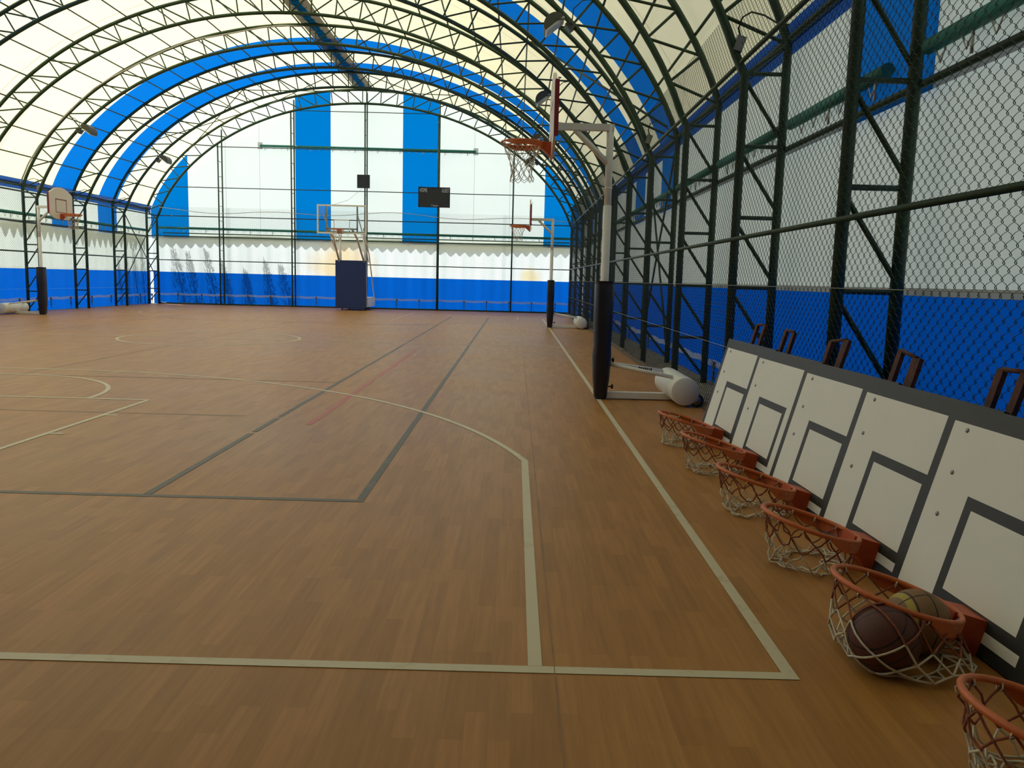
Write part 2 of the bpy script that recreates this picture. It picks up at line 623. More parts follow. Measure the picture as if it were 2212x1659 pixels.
def z_at(curve, x):
    for a, b in zip(curve[:-1], curve[1:]):
        if a[0] <= x <= b[0]:
            return a[1] + (b[1] - a[1]) * (x - a[0]) / max(1e-9, b[0] - a[0])
    return curve[-1][1]


# ------------------------------------------------------------------ setting: ground and floor
FX0, FX1, FY0, FY1 = -15.93, 1.10, -3.28, 31.06
g = MB()
g.add([(-90, -60, -0.05), (70, -60, -0.05), (70, 110, -0.05), (-90, 110, -0.05)], [(0, 1, 2, 3)])
struct(g.build('ground', M_GROUND), 'pale open ground outside the tent hall')
g = MB()
g.add([(-16.6, -4.6, -0.02), (1.95, -4.6, -0.02), (1.95, 31.9, -0.02), (-16.6, 31.9, -0.02)], [(0, 1, 2, 3)])
struct(g.build('ground', M_DIRT), 'dirt strip between the wooden floor and the wall curtains')
fl = MB()
fl.box(((FX0 + FX1) / 2, (FY0 + FY1) / 2, -0.01), (FX1 - FX0, FY1 - FY0, 0.02))
floor = struct(fl.build('floor', M_FLOOR), 'orange brown parquet pattern sports floor with painted court lines')
LW = 0.05
LZ = 0.0022
W_C, L_C, R3, Y3 = 14.607, 28.12, 6.642, 3.35
CXL = -W_C / 2


_lift = [0]


def flat_line(mb, p0, p1, w, z=LZ):
    _lift[0] = (_lift[0] + 1) % 6
    z += _lift[0] * .00015
    p0, p1 = Vector((p0[0], p0[1], z)), Vector((p1[0], p1[1], z))
    d = (p1 - p0).normalized()
    n = Vector((-d.y, d.x, 0)) * w / 2
    mb.add([p0 - n, p1 - n, p1 + n, p0 + n], [(0, 1, 2, 3)])


def flat_arc(mb, c, r, a0, a1, w, z=LZ, n=72):
    _lift[0] = (_lift[0] + 1) % 6
    z += _lift[0] * .00015
    vs_, fs = [], []
    for i in range(n + 1):
        a = math.radians(a0 + (a1 - a0) * i / n)
        for rr in (r - w / 2, r + w / 2):
            vs_.append((c[0] + rr * math.cos(a), c[1] + rr * math.sin(a), z))
    for i in range(n):
        fs.append((2 * i, 2 * i + 1, 2 * i + 3, 2 * i + 2))
    mb.add(vs_, fs)


h = LW / 2
mb = MB()
flat_line(mb, (0, h), (-W_C, h), LW)
flat_line(mb, (-h, LW), (-h, L_C - 2.2), LW)
part(mb, 'basketball_boundary_line', M_LINE, floor, 'cream baseline and right sideline of the basketball court')
mb = MB()
flat_line(mb, (-W_C + h, 6.0), (-W_C + h, L_C - LW), LW)
flat_line(mb, (0, L_C - h), (-W_C, L_C - h), LW)
part(mb, 'faded_boundary_line', M_LINE_FAINT, floor, 'faded left sideline and far baseline')
mb = MB()
ang = math.degrees(math.asin((Y3 - 1.575) / R3))
flat_line(mb, (-0.925, LW), (-0.925, Y3), LW)
flat_arc(mb, (CXL, 1.575), R3 - h, ang, 180 - ang, LW)
part(mb, 'three_point_line', M_LINE, floor, 'cream three-point arc of the near basketball end')
mb = MB()
flat_line(mb, (-0.925, L_C - LW - 0.6), (-0.925, L_C - Y3), LW)
flat_arc(mb, (CXL, L_C - 1.575), R3 - h, 180 + ang, 360 - ang, LW)
part(mb, 'three_point_line', M_LINE_FAINT, floor, 'faded three-point arc of the far basketball end')
mb = MB()
kx = 2.45 - h
for sx in (-1, 1):
    flat_line(mb, (CXL + sx * kx, LW), (CXL + sx * kx, 5.8 - LW), LW)
    for yy in (2.0, 2.9, 3.9, 4.82):
        flat_line(mb, (CXL + sx * (kx + .02), yy), (CXL + sx * (kx + .14), yy), 0.05)
flat_line(mb, (CXL - kx, 5.8 - h), (CXL + kx, 5.8 - h), LW)
flat_arc(mb, (CXL, 5.8), 1.8 - h, 0, 180, LW)
part(mb, 'key_line', M_LINE, floor, 'cream key and free-throw circle of the near end')
mb = MB()
for sx in (-1, 1):
    flat_line(mb, (CXL + sx * kx, L_C - LW), (CXL + sx * kx, L_C - 5.8), LW)
flat_arc(mb, (CXL, L_C - 5.8), 1.8 - h, 180, 360, LW)
flat_line(mb, (CXL - kx, L_C - 5.8), (CXL + kx, L_C - 5.8), LW)
part(mb, 'key_line', M_LINE_FAINT, floor, 'faded key and free-throw circle of the far end')
mb = MB()
flat_line(mb, (-W_C, L_C / 2), (-LW, L_C / 2), LW)
flat_arc(mb, (CXL, L_C / 2), 1.8 - h, 0, 360, LW)
part(mb, 'halfway_line', M_LINE, floor, 'cream halfway line and centre circle')
mb = MB()
flat_line(mb, (-1.945, 2.144), (-1.945, 25.9), LW, LZ - .0008)
flat_line(mb, (-3.255, 2.144), (-3.255, 4.12), LW, LZ - .0008)
flat_line(mb, (-3.255, 4.2), (-3.255, 4.88), LW, LZ - .0008)
flat_line(mb, (-3.255, 4.95), (-3.255, 25.9), LW, LZ - .0008)
flat_line(mb, (-1.92, 2.119), (-12.9, 2.119), LW, LZ - .0008)
part(mb, 'tennis_line', M_DARKLINE, floor, 'dark grey tennis sidelines and baseline')
mb = MB()
for x in (-7.35, -11.35, -12.7):
    flat_line(mb, (x, 7.66 if x == -7.35 else 2.2), (x, 20.6 if x == -7.35 else 25.9), 0.04, LZ - .0012)
for y in (7.58, 20.5):
    flat_line(mb, (-3.28, y), (-11.3, y), 0.04, LZ - .0012)
flat_line(mb, (-3.6, 4.97), (-11.8, 4.97), 0.04, LZ - .0012)
part(mb, 'faint_service_line', M_BROWNLINE, floor, 'faint brown service lines')
mb = MB()
for x in (-.857,):
    flat_line(mb, (x, -3.2), (x, 31.0), 0.0035, LZ + .0006)
part(mb, 'vinyl_seam', M_BROWNLINE, floor, 'thin lengthwise seam between two floor sheets')
mb = MB()
flat_line(mb, (-2.885, 4.6), (-2.86, 12.5), 0.06, LZ - .0012)
part(mb, 'volleyball_line', M_REDLINE, floor, 'faded red volleyball sideline')

# ------------------------------------------------------------------ roof membrane
BLUE_Y = [(3.05, 4.4), (12.02, 13.5), (15.5, 16.9), (24.4, 25.8), (27.4, 28.8)]
SEAMS = [-0.9, 1.6, 6.2, 7.7, 9.2, 10.6, 14.5, 18.3, 19.75, 21.2, 22.9, 26.6, 30.3]
Y0_T, Y1_T = -3.3, 31.72
cuts = {Y0_T, Y1_T}
for a, b in BLUE_Y:
    cuts |= {a, b}
for s_ in SEAMS:
    cuts |= {s_ - .012, s_ + .012}
cuts = sorted(cuts)
prof = [(XC - x, z) for x, z in reversed(MEMB[1:])] + [(XC + x, z) for x, z in MEMB]
ze = MEM_EAVE
side = [ze - .02, 3.98, 3.74, 3.3, 2.82, 2.72]
prof = [(XC - X_MEM - .005, z) for z in reversed(side)] + prof + [(XC + X_MEM + .005, z) for z in side]
npf = len(prof)
verts, faces, mi = [], [], []
for y in cuts:
    for x, z in prof:
        verts.append((x, y, z))
ceil = MB()
ceil.v = verts
for i in range(len(cuts) - 1):
    ym = (cuts[i] + cuts[i + 1]) / 2
    blue = any(a < ym < b for a, b in BLUE_Y)
    seam = (cuts[i + 1] - cuts[i]) < .03
    for j in range(npf - 1):
        zm = (prof[j][1] + prof[j + 1][1]) / 2
        xm = (prof[j][0] + prof[j + 1][0]) / 2
        ceil.f.append((i * npf + j, (i + 1) * npf + j, (i + 1) * npf + j + 1, i * npf + j + 1))
        m_ = 1 if blue else (2 if seam else 0)
        if m_ != 1 and (ym < 3.05 or (xm < XC and ym < 9.2)):
            m_ = 6                                      # less translucent cloth, made up to dim the unseen camera end
        if 3.72 < zm < 4.04:
            m_ = 3
        elif abs(xm - XC) > X_MEM - .01:
            if zm < 3.74 and m_ != 1:
                m_ = 5 if zm < 2.82 else 4
        ceil.m.append(m_)
        ceil.s.append(True)
ceil_obj = struct(ceil.build('ceiling', [M_CREAM, M_BLUE, M_CREAM_SEAM, M_BLUE_DK, M_CURTAIN, M_WHITE_SEAM, M_DIM_ROOF]), 'cream tent roof fabric with blue stripes')

# ridge strip with lacing
rg = thing('ridge_strip', 'grey ridge strip with blue laced centre running along the roof apex', 'ridge strip', (XC - .03, 0, 0))
zt = 8.25 + .655 - .02
mb = MB()
mb.add([(-.36, Y0_T, zt - .02), (-.36, 31.4, zt - .02), (0, 31.4, zt - .005), (0, Y0_T, zt - .005), (.36, 31.4, zt - .02), (.36, Y0_T, zt - .02)],
       [(0, 1, 2, 3), (3, 2, 4, 5)])
part(mb, 'grey_flap', M_RIDGE, rg)
mb = MB()
ny = 120
vs_, fs = [], []
for i in range(ny + 1):
    y = Y0_T + (31.4 - Y0_T) * i / ny
    wob = .02 * math.sin(i * 1.7)
    for x, z in ((-.13 + wob, zt - .05), (0 + wob, zt - .075 - .01 * math.sin(i * 2.3)), (.13 + wob, zt - .05)):
        vs_.append((x, y, z))
for i in range(ny):
    for j in range(2):
        fs.append((i * 3 + j, (i + 1) * 3 + j, (i + 1) * 3 + j + 1, i * 3 + j + 1))
mb.add(vs_, fs, 0, True)
part(mb, 'blue_flap', M_RIDGE_BLUE, rg)
mb = MB()
y = 6.0
i = 0
while y < 31.3:
    mb.tube([(-.2, y, zt - .06), (0, y + .03, zt - .1), (.2, y, zt - .06)], .007, 4)
    mb.tube([(-.03, y, zt - .1), (.03, y + .22, zt - .1)], .007, 4)
    y += .34
o = part(mb, 'lacing', M_CORD, rg)
o['kind'] = 'stuff'

# ------------------------------------------------------------------ far gable
BLUE_X = [(-16.40, -14.78), (-10.29, -8.82), (-5.83, -4.34), (0.10, 1.78)]
SEAM_X = [-13.2, -11.78, -7.3, -2.85, -1.35]
xs = {XC - X_MEM, XC + X_MEM}
for a, b in BLUE_X:
    xs |= {max(a, XC - X_MEM), min(b, XC + X_MEM)}
for s_ in SEAM_X:
    xs |= {s_ - .009, s_ + .009}
xs |= {XC + d for d in np.linspace(-9.0, 9.0, 61)}
xs = sorted(xs)
YG = 31.74
mb = MB()
for a, b in zip(xs[:-1], xs[1:]):
    xm = (a + b) / 2
    blue = any(p < xm < q for p, q in BLUE_X)
    seam = any(abs(xm - s_) < .0085 for s_ in SEAM_X) and not blue
    za = z_at(MEMB, abs(a - XC)) if abs(a - XC) < X_MEM else ze
    zb = z_at(MEMB, abs(b - XC)) if abs(b - XC) < X_MEM else ze
    mb.add([(a, YG, 2.72), (b, YG, 2.72), (b, YG, zb), (a, YG, za)], [(0, 1, 2, 3)], 1 if blue else (2 if seam else 0))
struct(mb.build('wall_far', [M_WHITE, M_GABLE_BLUE, M_WHITE_SEAM]), 'white end wall fabric with four vertical blue stripes')
mb = MB()
mb.add([(-17, -3.3, -.04), (2.4, -3.3, -.04), (2.4, -3.3, 9.2), (-17, -3.3, 9.2)], [(0, 1, 2, 3)])  # unseen wall, placed close and dark to reduce light from behind
struct(mb.build('wall_near', M_NEARWALL), 'unseen dark end wall added behind the camera to cut light')


# ------------------------------------------------------------------ lower wall curtains
def curtain(name, label, p0, p1, outward, mat_w, buckles, amp, hem_z=.39):
    p0, p1, outward = Vector(p0), Vector(p1), Vector(outward)
    L = (p1 - p0).length
    d = (p1 - p0) / L
    root = thing(name, label, 'curtain', p0)
    def sheet(z0, z1, mat, nm, off, lab=None):
        nx = int(L / .10)
        mb = MB()
        vs_, fs = [], []
        rows = 4
        rnd = random.Random(3)
        ph = [rnd.uniform(0, 6.28) for _ in range(4)]
        for r_ in range(rows + 1):
            z = z0 + (z1 - z0) * r_ / rows
            for i in range(nx + 1):
                s = L * i / nx
                w = amp * (.5 * math.sin(s * 2 * PI / .93 + ph[0]) + .35 * math.sin(s * 2 * PI / .41 + ph[1]) + .25 * math.sin(s * 2 * PI / 2.9 + ph[2]))
                q = d * s + outward * (off + w)
                vs_.append((q.x, q.y, z))
        for r_ in range(rows):
            for i in range(nx):
                a = r_ * (nx + 1) + i
                fs.append((a, a + 1, a + nx + 2, a + nx + 1))
        mb.add(vs_, fs, 0, True)
        return part(mb, nm, mat, root, lab)
    sheet(1.32, 2.80, mat_w, 'white_panel', .03)
    if outward.x > .5:
        sheet(1.32, 1.375, M_WHITE_SEAM, 'seam_band', .022, 'grey seam above the blue band')
    sheet(-0.02, 1.32, M_CURTAIN_BLUE, 'blue_band', .03, 'blue lower band of the curtain')
    mb = MB()
    nseg = max(2, int(L / .49))
    top, bot = [], []
    for i in range(nseg + 1):
        s = L * i / nseg
        sag = .012 if i % 2 else -.012
        q = d * s - outward * .03
        top.append((q.x, q.y, hem_z + .045 - sag))
        bot.append((q.x, q.y, hem_z - .045 - sag))
    mb.add(top + bot, [(i, i + 1, nseg + 2 + i, nseg + 1 + i) for i in range(nseg)])
    part(mb, 'webbing_strap', M_HEM, root, 'pale webbing strap along the curtain foot')
    if buckles:
        proto = None
        for s in buckles:
            q = d * s - outward * .045
            if proto is None:
                mb = MB()
                for zz, ww, hh in ((hem_z - .02, .05, .10), (hem_z - .13, .035, .06), (hem_z - .20, .05, .05)):
                    mb.box((0, 0, zz), (ww if abs(d.x) > .5 else .03, ww if abs(d.y) > .5 else .03, hh))
                mb.tube([(0, 0, hem_z), (0, 0, .02)], .008, 5)
                proto = part(mb, 'strap_ratchet', M_BUCKLE, root)
                ob = proto
            else:
                ob = proto.copy()
                COL.objects.link(ob)
                ob.parent = root
            ob.location = (q.x, q.y, 0)
    return root


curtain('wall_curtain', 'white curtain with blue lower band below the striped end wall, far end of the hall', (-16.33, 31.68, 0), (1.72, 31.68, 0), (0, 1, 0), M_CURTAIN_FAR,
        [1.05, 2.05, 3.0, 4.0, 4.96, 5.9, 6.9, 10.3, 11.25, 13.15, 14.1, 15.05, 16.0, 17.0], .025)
curtain('wall_curtain', 'white curtain with blue lower band behind the left fence', (-16.40, -3.3, 0), (-16.40, 31.62, 0), (-1, 0, 0), M_CURTAIN,
        [22.3, 24.0, 25.7, 27.4, 28.6, 30.0, 31.4, 32.6, 33.8, 34.9], .02, .36)
curtain('wall_curtain', 'white curtain with blue lower band behind the right fence', (1.80, -3.3, 0), (1.80, 31.6, 0), (1, 0, 0), M_CURTAIN,
        [9.0, 11.8, 14.6, 17.4, 20.2], .012, .27)


# scalloped valances hanging outside the curtains
def valance(p0, p1, outward, off, label, amp=.24, zc=2.36, period=.405):
    p0, p1, outward = Vector(p0), Vector(p1), Vector(outward)
    L = (p1 - p0).length
    d = (p1 - p0) / L
    n = int(L / period * 10)
    top, bot = [], []
    rnd = random.Random(5)
    for i in range(n + 1):
        s = L * i / n
        ph = (s / period) % 1.0
        sc = abs(2 * ph - 1) ** 1.3
        q = d * s + outward * (off + .02 * math.sin(s * 1.1))
        top.append((q.x, q.y, 3.0))
        bot.append((q.x, q.y, zc - amp * (1 - sc) + amp * .5 + .05 * math.sin(s * .33)))
    mb = MB()
    mb.add(top + bot, [(i, i + 1, n + 2 + i, n + 1 + i) for i in range(n)], 0, True)
    o = mb.build('valance', M_CREAM, ceil_obj, p0)
    o['label'] = label
    return o


valance((-16.3, 31.72, 0), (1.75, 31.72, 0), (0, 1, 0), .10, 'scalloped roof edge showing grey through the far curtain', .20, 2.62)
valance((-16.40, -3.3, 0), (-16.40, 31.4, 0), (-1, 0, 0), .16, 'scalloped roof edge showing grey through the left curtain', .36, 2.54, .40)

# ------------------------------------------------------------------ steel truss arches
RUNGS = [.62, 1.34, 2.06, 2.78, 3.5]
NODE = .63
n_nodes = int(arc_len(INNER) / NODE)
arch_root = thing('truss_arch', 'x', 'arch', (XC, 0, 0))


def mirrored(curve, base, z0=0.0):
    left = [(-x, z) for x, z in reversed(curve)]
    pts = [(-base, z0)] + left[:-1] + curve + [(base, z0)]
    return [(x, 0, z) for x, z in pts]


mb = MB()
mb.tube(mirrored(INNER[::2] + ([INNER[-1]] if len(INNER) % 2 == 0 else []), HALF_IN, -0.02), .047, 10)
part(mb, 'inner_chord', M_GREEN, arch_root)
mb = MB()
mb.tube(mirrored(OUTER[::2] + ([OUTER[-1]] if len(OUTER) % 2 == 0 else []), HALF_OUT, -0.02), .047, 10)
part(mb, 'outer_chord', M_GREEN, arch_root)
LI, LO = arc_len(INNER), arc_len(OUTER)
for sx in (-1, 1):
    for k in range(n_nodes + 1):
        a = at_arc(INNER, LI * k / (n_nodes + .0001))
        b = at_arc(OUTER, LO * k / (n_nodes + .0001))
        ax = sx * max(a[0], .08)
        bx = sx * max(b[0], .08)
        mb = MB()
        mb.tube([(ax, 0, a[1]), (bx, 0, b[1])], .020, 6, caps=False)
        part(mb, 'web_strut', M_GREEN, arch_root)
        if k > 0:
            c = at_arc(INNER, LI * (k - 1) / n_nodes)
            mb = MB()
            mb.tube([(bx, 0, b[1]), (sx * max(c[0], .08), 0, c[1])], .020, 6, caps=False)
            part(mb, 'web_strut', M_GREEN, arch_root)
    for i, z in enumerate(RUNGS):
        mb = MB()
        mb.tube([(sx * HALF_IN, 0, z), (sx * HALF_OUT, 0, z)], .021, 6, caps=False)
        part(mb, 'column_rung', M_GREEN, arch_root)
        zl = RUNGS[i - 1] if i else 0.0
        mb = MB()
        mb.tube([(sx * HALF_IN, 0, z - .05), (sx * HALF_OUT, 0, zl + .06)], .021, 6, caps=False)
        part(mb, 'column_brace', M_GREEN, arch_root)
ORD = ['standing against the far end wall', 'second from the far end wall', 'third from the far end wall', 'fourth from the far end wall',
       'fifth from the far end wall', 'sixth from the far end wall', 'seventh from the far end wall', 'eighth from the far end wall',
       'third from the camera end', 'second from the camera end, beside the leaning boards', 'nearest the camera on the right']
arches = {}
for i, k in enumerate(range(10, -1, -1)):
    a = arch_root if i == 0 else copy_tree(arch_root)
    a.location = (XC, 3.1 + SPACING * k, 0)
    tag(a, 'dark green steel truss arch, ' + ORD[i], 'arch', 'steel roof arches')
    arches[k] = a
    a = None

# purlins
NTH = ['first', 'second', 'third', 'fourth', 'fifth', 'sixth', 'seventh', 'eighth', 'ninth', 'tenth', 'eleventh', 'twelfth', 'thirteenth', 'fourteenth', 'fifteenth']
PS = .79
for sx, nm in ((-1, 'left'), (1, 'right')):
    k = 0
    s = .42
    while s < LO - .3:
        b = at_arc(OUTER, s)
        a2 = at_arc(OUTER, s + .01)
        t = Vector((a2[0] - b[0], 0, a2[1] - b[1])).normalized()
        nrm = Vector((-t.z, 0, t.x))
        p = Vector((b[0], 0, b[1])) + nrm * .055
        mb = MB()
        mb.tube([(0, -2.6, 0), (0, 31.3, 0)], .021, 6)
        o = mb.build('roof_purlin', M_GREEN, None, (XC + sx * p.x, 0, p.z))
        tag(o, 'thin green roof purlin, %s %s of the ridge strip' % (NTH[k], nm), 'purlin', 'purlins along the roof')
        s += PS
        k += 1


def brace(p0, p1, label, r=.02, cat='brace', nm='brace_rod', mat=None, group='bracing rods'):
    p0, p1 = Vector(p0), Vector(p1)
    mb = MB()
    mb.tube([(0, 0, 0), p1 - p0], r, 7)
    o = mb.build(nm, mat or M_GREEN, None, p0)
    return tag(o, label, cat, group)


def arch_pt(curve, dx, side):
    return (XC + side * dx, z_at(curve, dx))


for sx, nm in ((1, 'right'), (-1, 'left')):
    for (d0, y0, d1, y1, lab) in ((.6, 28.3, 4.0, 31.1, 'green brace rod in the end roof bay, upper %s, falling outward'),
                                  (4.0, 28.3, .6, 31.1, 'green brace rod in the end roof bay, upper %s, rising inward'),
                                  (4.0, 28.3, 7.2, 31.1, 'green brace rod in the end roof bay, lower %s, falling outward'),
                                  (7.2, 28.3, 4.0, 31.1, 'green brace rod in the end roof bay, lower %s, rising inward')):
        x0, z0 = arch_pt(OUTER, d0, sx)
        x1, z1 = arch_pt(OUTER, d1, sx)
        brace((x0, y0, z0 - .06), (x1, y1, z1 - .06), lab % nm, .016)
brace((-.8, 17.05, 6.87), (1.47, 11.5, 4.0), 'green brace rod on the right roof slope above the near tall hoop', .022)
brace((1.66, 11.55, 3.7), (1.66, 14.25, .25), 'green wall brace behind the right fence falling toward the far end', .02)
brace((1.66, 14.25, 3.7), (1.66, 11.55, .25), 'green wall brace behind the right fence falling toward the camera', .02)
brace((-15.85, 28.35, 3.45), (-15.95, 31.05, 1.15), 'green wall brace in the far left bay, falling to the corner column', .018)
brace((-15.95, 31.05, 3.45), (-16.1, 28.35, .6), 'green wall brace in the far left bay, rising to the corner column', .018)

# end wall columns
ecol = thing('end_wall_column', 'x', 'column', (0, 0, 0))
COLS = [(-13.28, 'leftmost of the end wall columns'), (-10.29, 'second from the left along the end wall'), (-7.28, 'middle of the end wall, carrying the black square panel'),
        (-4.29, 'end wall column behind the scoreboard'), (-1.21, 'rightmost of the end wall columns')]
for i, (x, lab) in enumerate(COLS):
    top_in = z_at(INNER, abs(x - XC))
    top_out = z_at(OUTER, abs(x - XC))
    root = thing('end_wall_column', 'slim green lattice column, ' + lab, 'column', (x, 31.1, 0), 'end wall columns')
    mb = MB()
    mb.tube([(0, 0, -.02), (0, 0, top_in)], .03, 8)
    part(mb, 'post', M_GREEN, root)
    mb = MB()
    mb.tube([(0, .46, -.02), (0, .46, top_out)], .03, 8)
    part(mb, 'post', M_GREEN, root)
    z = .45
    while z < top_in - .1:
        mb = MB()
        mb.tube([(0, 0, z), (0, .46, z)], .012, 5, caps=False)
        part(mb, 'rung', M_GREEN, root)
        z += .6
bpy.data.objects.remove(ecol)

# end wall rails
for z, xr, y, lab, r in ((1.81, None, 31.13, 'green rail across the far fence at chest height', .02),
                         (3.607, None, 31.13, 'green rail across the far fence below the net top', .02),
                         (4.78, None, 31.13, 'green rail across the end wall behind the scoreboard', .018),
                         (6.48, 6.2, 31.55, 'green rail across the end wall under the upper teal tube', .018),
                         (8.0, 3.0, 31.55, 'short green rail near the top of the end wall', .016),
                         (2.93, None, 31.55, 'upper of the two green curtain pipes on the end wall', .022),
                         (2.80, None, 31.58, 'lower of the two green curtain pipes on the end wall', .025),
                         (.03, None, 31.1, 'green bottom rail along the foot of the far fence', .03)):
    hx = xr if xr else (8.5 if z < 4 else 7.75)
    brace((XC - hx, y, z), (XC + hx, y, z), lab, r, 'rail', 'end_wall_rail', None, 'end wall rails')


# teal tension tubes with lacing
def teal(p0, p1, label, r=.05, tabs=False):
    p0, p1 = Vector(p0), Vector(p1)
    L = (p1 - p0).length
    d = (p1 - p0) / L
    root = thing('tension_tube', label, 'tube', p0, 'teal tension tubes')
    mb = MB()
    mb.tube([(0, 0, 0), d * L], r, 8)
    part(mb, 'tube', M_TEAL, root)
    mb = MB()
    s = .2
    while s < L - .2:
        a = d * s
        mb.tube([a + Vector((0, 0, -r)), a + d * .06 + Vector((0, 0, -r - .09)), a + d * .12 + Vector((0, 0, -r))], .006, 4, caps=False)
        if int(s / .31) % 3 == 0:
            mb.tube([a + Vector((0, 0, -r)), a + Vector((0, 0, -r - .13))], .012, 4)
        s += .31
    o = part(mb, 'lacing', M_LACE, root, 'white lacing loops')
    o['kind'] = 'stuff'
    if tabs:
        for e in (Vector((0, 0, 0)), d * L):
            mb = MB()
            mb.box(e, (.2, .02, .28))
            part(mb, 'end_tab', M_HEM, root, 'grey fabric end tab')
    return root


teal((-16.1, 31.62, 3.15), (1.6, 31.62, 3.1), 'long teal tube across the end wall above the curtain')
teal((-11.72, 31.66, 6.58), (-2.8, 31.66, 6.56), 'short teal tube high on the end wall', .05, True)
for y0, y1, lab in ((25.6, 31.0, 'teal tube on the left wall nearest the far corner'), (20.0, 25.4, 'teal tube on the left wall behind the left hoop')):
    teal((-16.30, y0, 3.0), (-16.30, y1, 3.0), lab)
for y0, y1, lab in ((.4, 3.0, 'teal tube on the right wall nearest the camera'), (3.6, 5.75, 'teal tube on the right wall above the leaning boards'), (6.1, 8.6, 'teal tube on the right wall, third from the camera'),
                    (8.9, 14.2, 'teal tube on the right wall beyond the near tall hoop'), (14.6, 30.8, 'teal tube on the right wall toward the far end')):
    teal((1.70, y0, 2.98), (1.70, y1, 2.98), lab, .055)
for sx, xx, nm in ((-1, XC - 9.02, 'left'), (1, XC + 9.02, 'right')):
    brace((xx, -3.25, 2.76), (xx, 31.3, 2.76), 'green curtain pipe along the %s wall, lower' % nm, .028, 'rail', 'side_wall_rail', None, 'side wall rails')
    brace((xx - sx * .05, -3.25, 3.84), (xx - sx * .05, 31.3, 3.84), 'green eave pipe along the %s wall' % nm, .03, 'rail', 'side_wall_rail', None, 'side wall rails')

# ------------------------------------------------------------------ chain link fences
PX, PZ = .088, .075


def link_panel_mesh(name, length, height, r=.0023, sides=3):
    """zig-zag wires in the local XZ plane"""
    nw = int(round(length / (PX / 2)))
    nz = int(round(height / (PZ / 2)))
    V, Fc = [], []
    for w in range(nw):
        x0 = (w + .5) * PX / 2
        pts = []
        for i in range(nz + 1):
            up = (i + w) % 2
            sg = 1 if up else -1
            x = x0 + (PX / 4 + .0022) * sg
            y = .003 * sg
            pts.append((x, y - .0012, i * PZ / 2 - .0036))
            pts.append((x, y + .0012, i * PZ / 2 + .0036))
            if i < nz:
                pts.append((x0 + .0055 * sg, 0, i * PZ / 2 + PZ / 4 + .001))
        P = np.array(pts)
        o = len(V)
        for i, p in enumerate(P):
            for j in range(sides):
                a = 2 * PI * j / sides
                V.append((p[0] + r * 1.25 * math.cos(a), p[1] + r * math.sin(a), p[2]))
        for i in range(len(P) - 1):
            for j in range(sides):
                j2 = (j + 1) % sides
                Fc.append((o + i * sides + j, o + i * sides + j2, o + (i + 1) * sides + j2, o + (i + 1) * sides + j))
    me = bpy.data.meshes.new(name)
    me.from_pydata(V, [], Fc)
    me.materials.append(M_MESHWIRE)
    me.polygons.foreach_set('use_smooth', np.ones(len(Fc), dtype=bool))
    me.update()
    return me


me_side = link_panel_mesh('mesh_panel', SPACING, 4.25)
me_left = link_panel_mesh('mesh_panel', SPACING, 3.93, .0024)
me_far = link_panel_mesh('mesh_panel', 3.0, 3.93, .0026)


def panel(me, parent, loc, rot):
    o = bpy.data.objects.new('mesh_panel', me)
    COL.objects.link(o)
    o.parent = parent
    o.location = loc
    o.rotation_euler = (0, 0, rot)
    return o


for xf, nm, k0 in ((1.185, 'right', -2), (XC - 8.485, 'left', 4)):
    root = thing('chain_link_fence', 'green chain-link fence along the %s side of the court' % nm, 'fence', (xf, 0, 0))
    for k in range(k0, 10):
        panel(me_side if xf > 0 else me_left, root, (0, 3.1 + SPACING * k, .03), PI / 2)
    off = .012 if xf > 0 else -.012
    for z, r, rn in ((3.6, .024, 'top_rail'), (1.83, .022, 'middle_rail')):
        mb = MB()
        mb.tube([(off, 3.1 + SPACING * k0, z), (off, 31.1, z)], r, 8)
        part(mb, rn, M_GREEN, root)
    mb = MB()
    sg = -1 if xf > 0 else 1
    mb.tube([(sg * .006, 3.1 + SPACING * k0, 1.36), (sg * .006, 31.1, 1.36)], .0025, 4)
    mb.tube([(sg * .006, 3.1 + SPACING * k0, .73), (sg * .006, 9, .72), (sg * .006, 31.1, .7)], .0025, 4)
    part(mb, 'tension_wire', M_CABLE_W, root, 'pale tension wire')
root = thing('chain_link_fence', 'green chain-link fence across the far end of the court', 'fence', (XC, 31.06, 0))
for i in range(6):
    panel(me_far, root, (-8.5 + i * 2.84, 0, .03), 0)
mb = MB()
pts = []
for i in range(90):
    x = -8.4 + 16.8 * i / 89
    pts.append((x, -.01, 3.83 + .07 * math.sin(x * 1.25) + .05 * math.sin(x * .6 + 1)))
mb.tube(pts, .012, 5)
part(mb, 'top_rope', M_CABLE_W, root, 'pale sagging rope')
# rear stop: bottom kerb of leaf litter at the right
mb = MB()
rnd = random.Random(11)
vs_, fs = [], []
n = 160
for i in range(n + 1):
    y = -3 + 34 * i / n
    w = .05 + .05 * rnd.random()
    hgt = .015 + .03 * rnd.random()
    for x, z in ((1.10 - w * .4, .001), (1.125, hgt), (1.165, hgt * 1.2), (1.22, .0)):
        vs_.append((x, y, z))
for i in range(n):
    for j in range(3):
        fs.append((i * 4 + j, (i + 1) * 4 + j, (i + 1) * 4 + j + 1, i * 4 + j + 1))
mb.add(vs_, fs, 0, False)
o = mb.build('leaf_litter', M_LITTER)
tag(o, 'dry dirt and leaf litter along the foot of the right fence', 'litter')
o['kind'] = 'stuff'

# sagging cable along left eave
mb = MB()
pts = []
for k in range(7, 10):
    for i in range(12):
        t = i / 12
        pts.append((-15.8, 3.1 + SPACING * (k + t) - 22.7, .75 - .35 * 4 * t * (1 - t) * .6))
mb.tube(pts, .012, 5)
tag(mb.build('power_cable', M_CABLE_W, None, (0, 22.7, 3.3)), 'pale cable sagging between the left columns below the eave', 'cable')


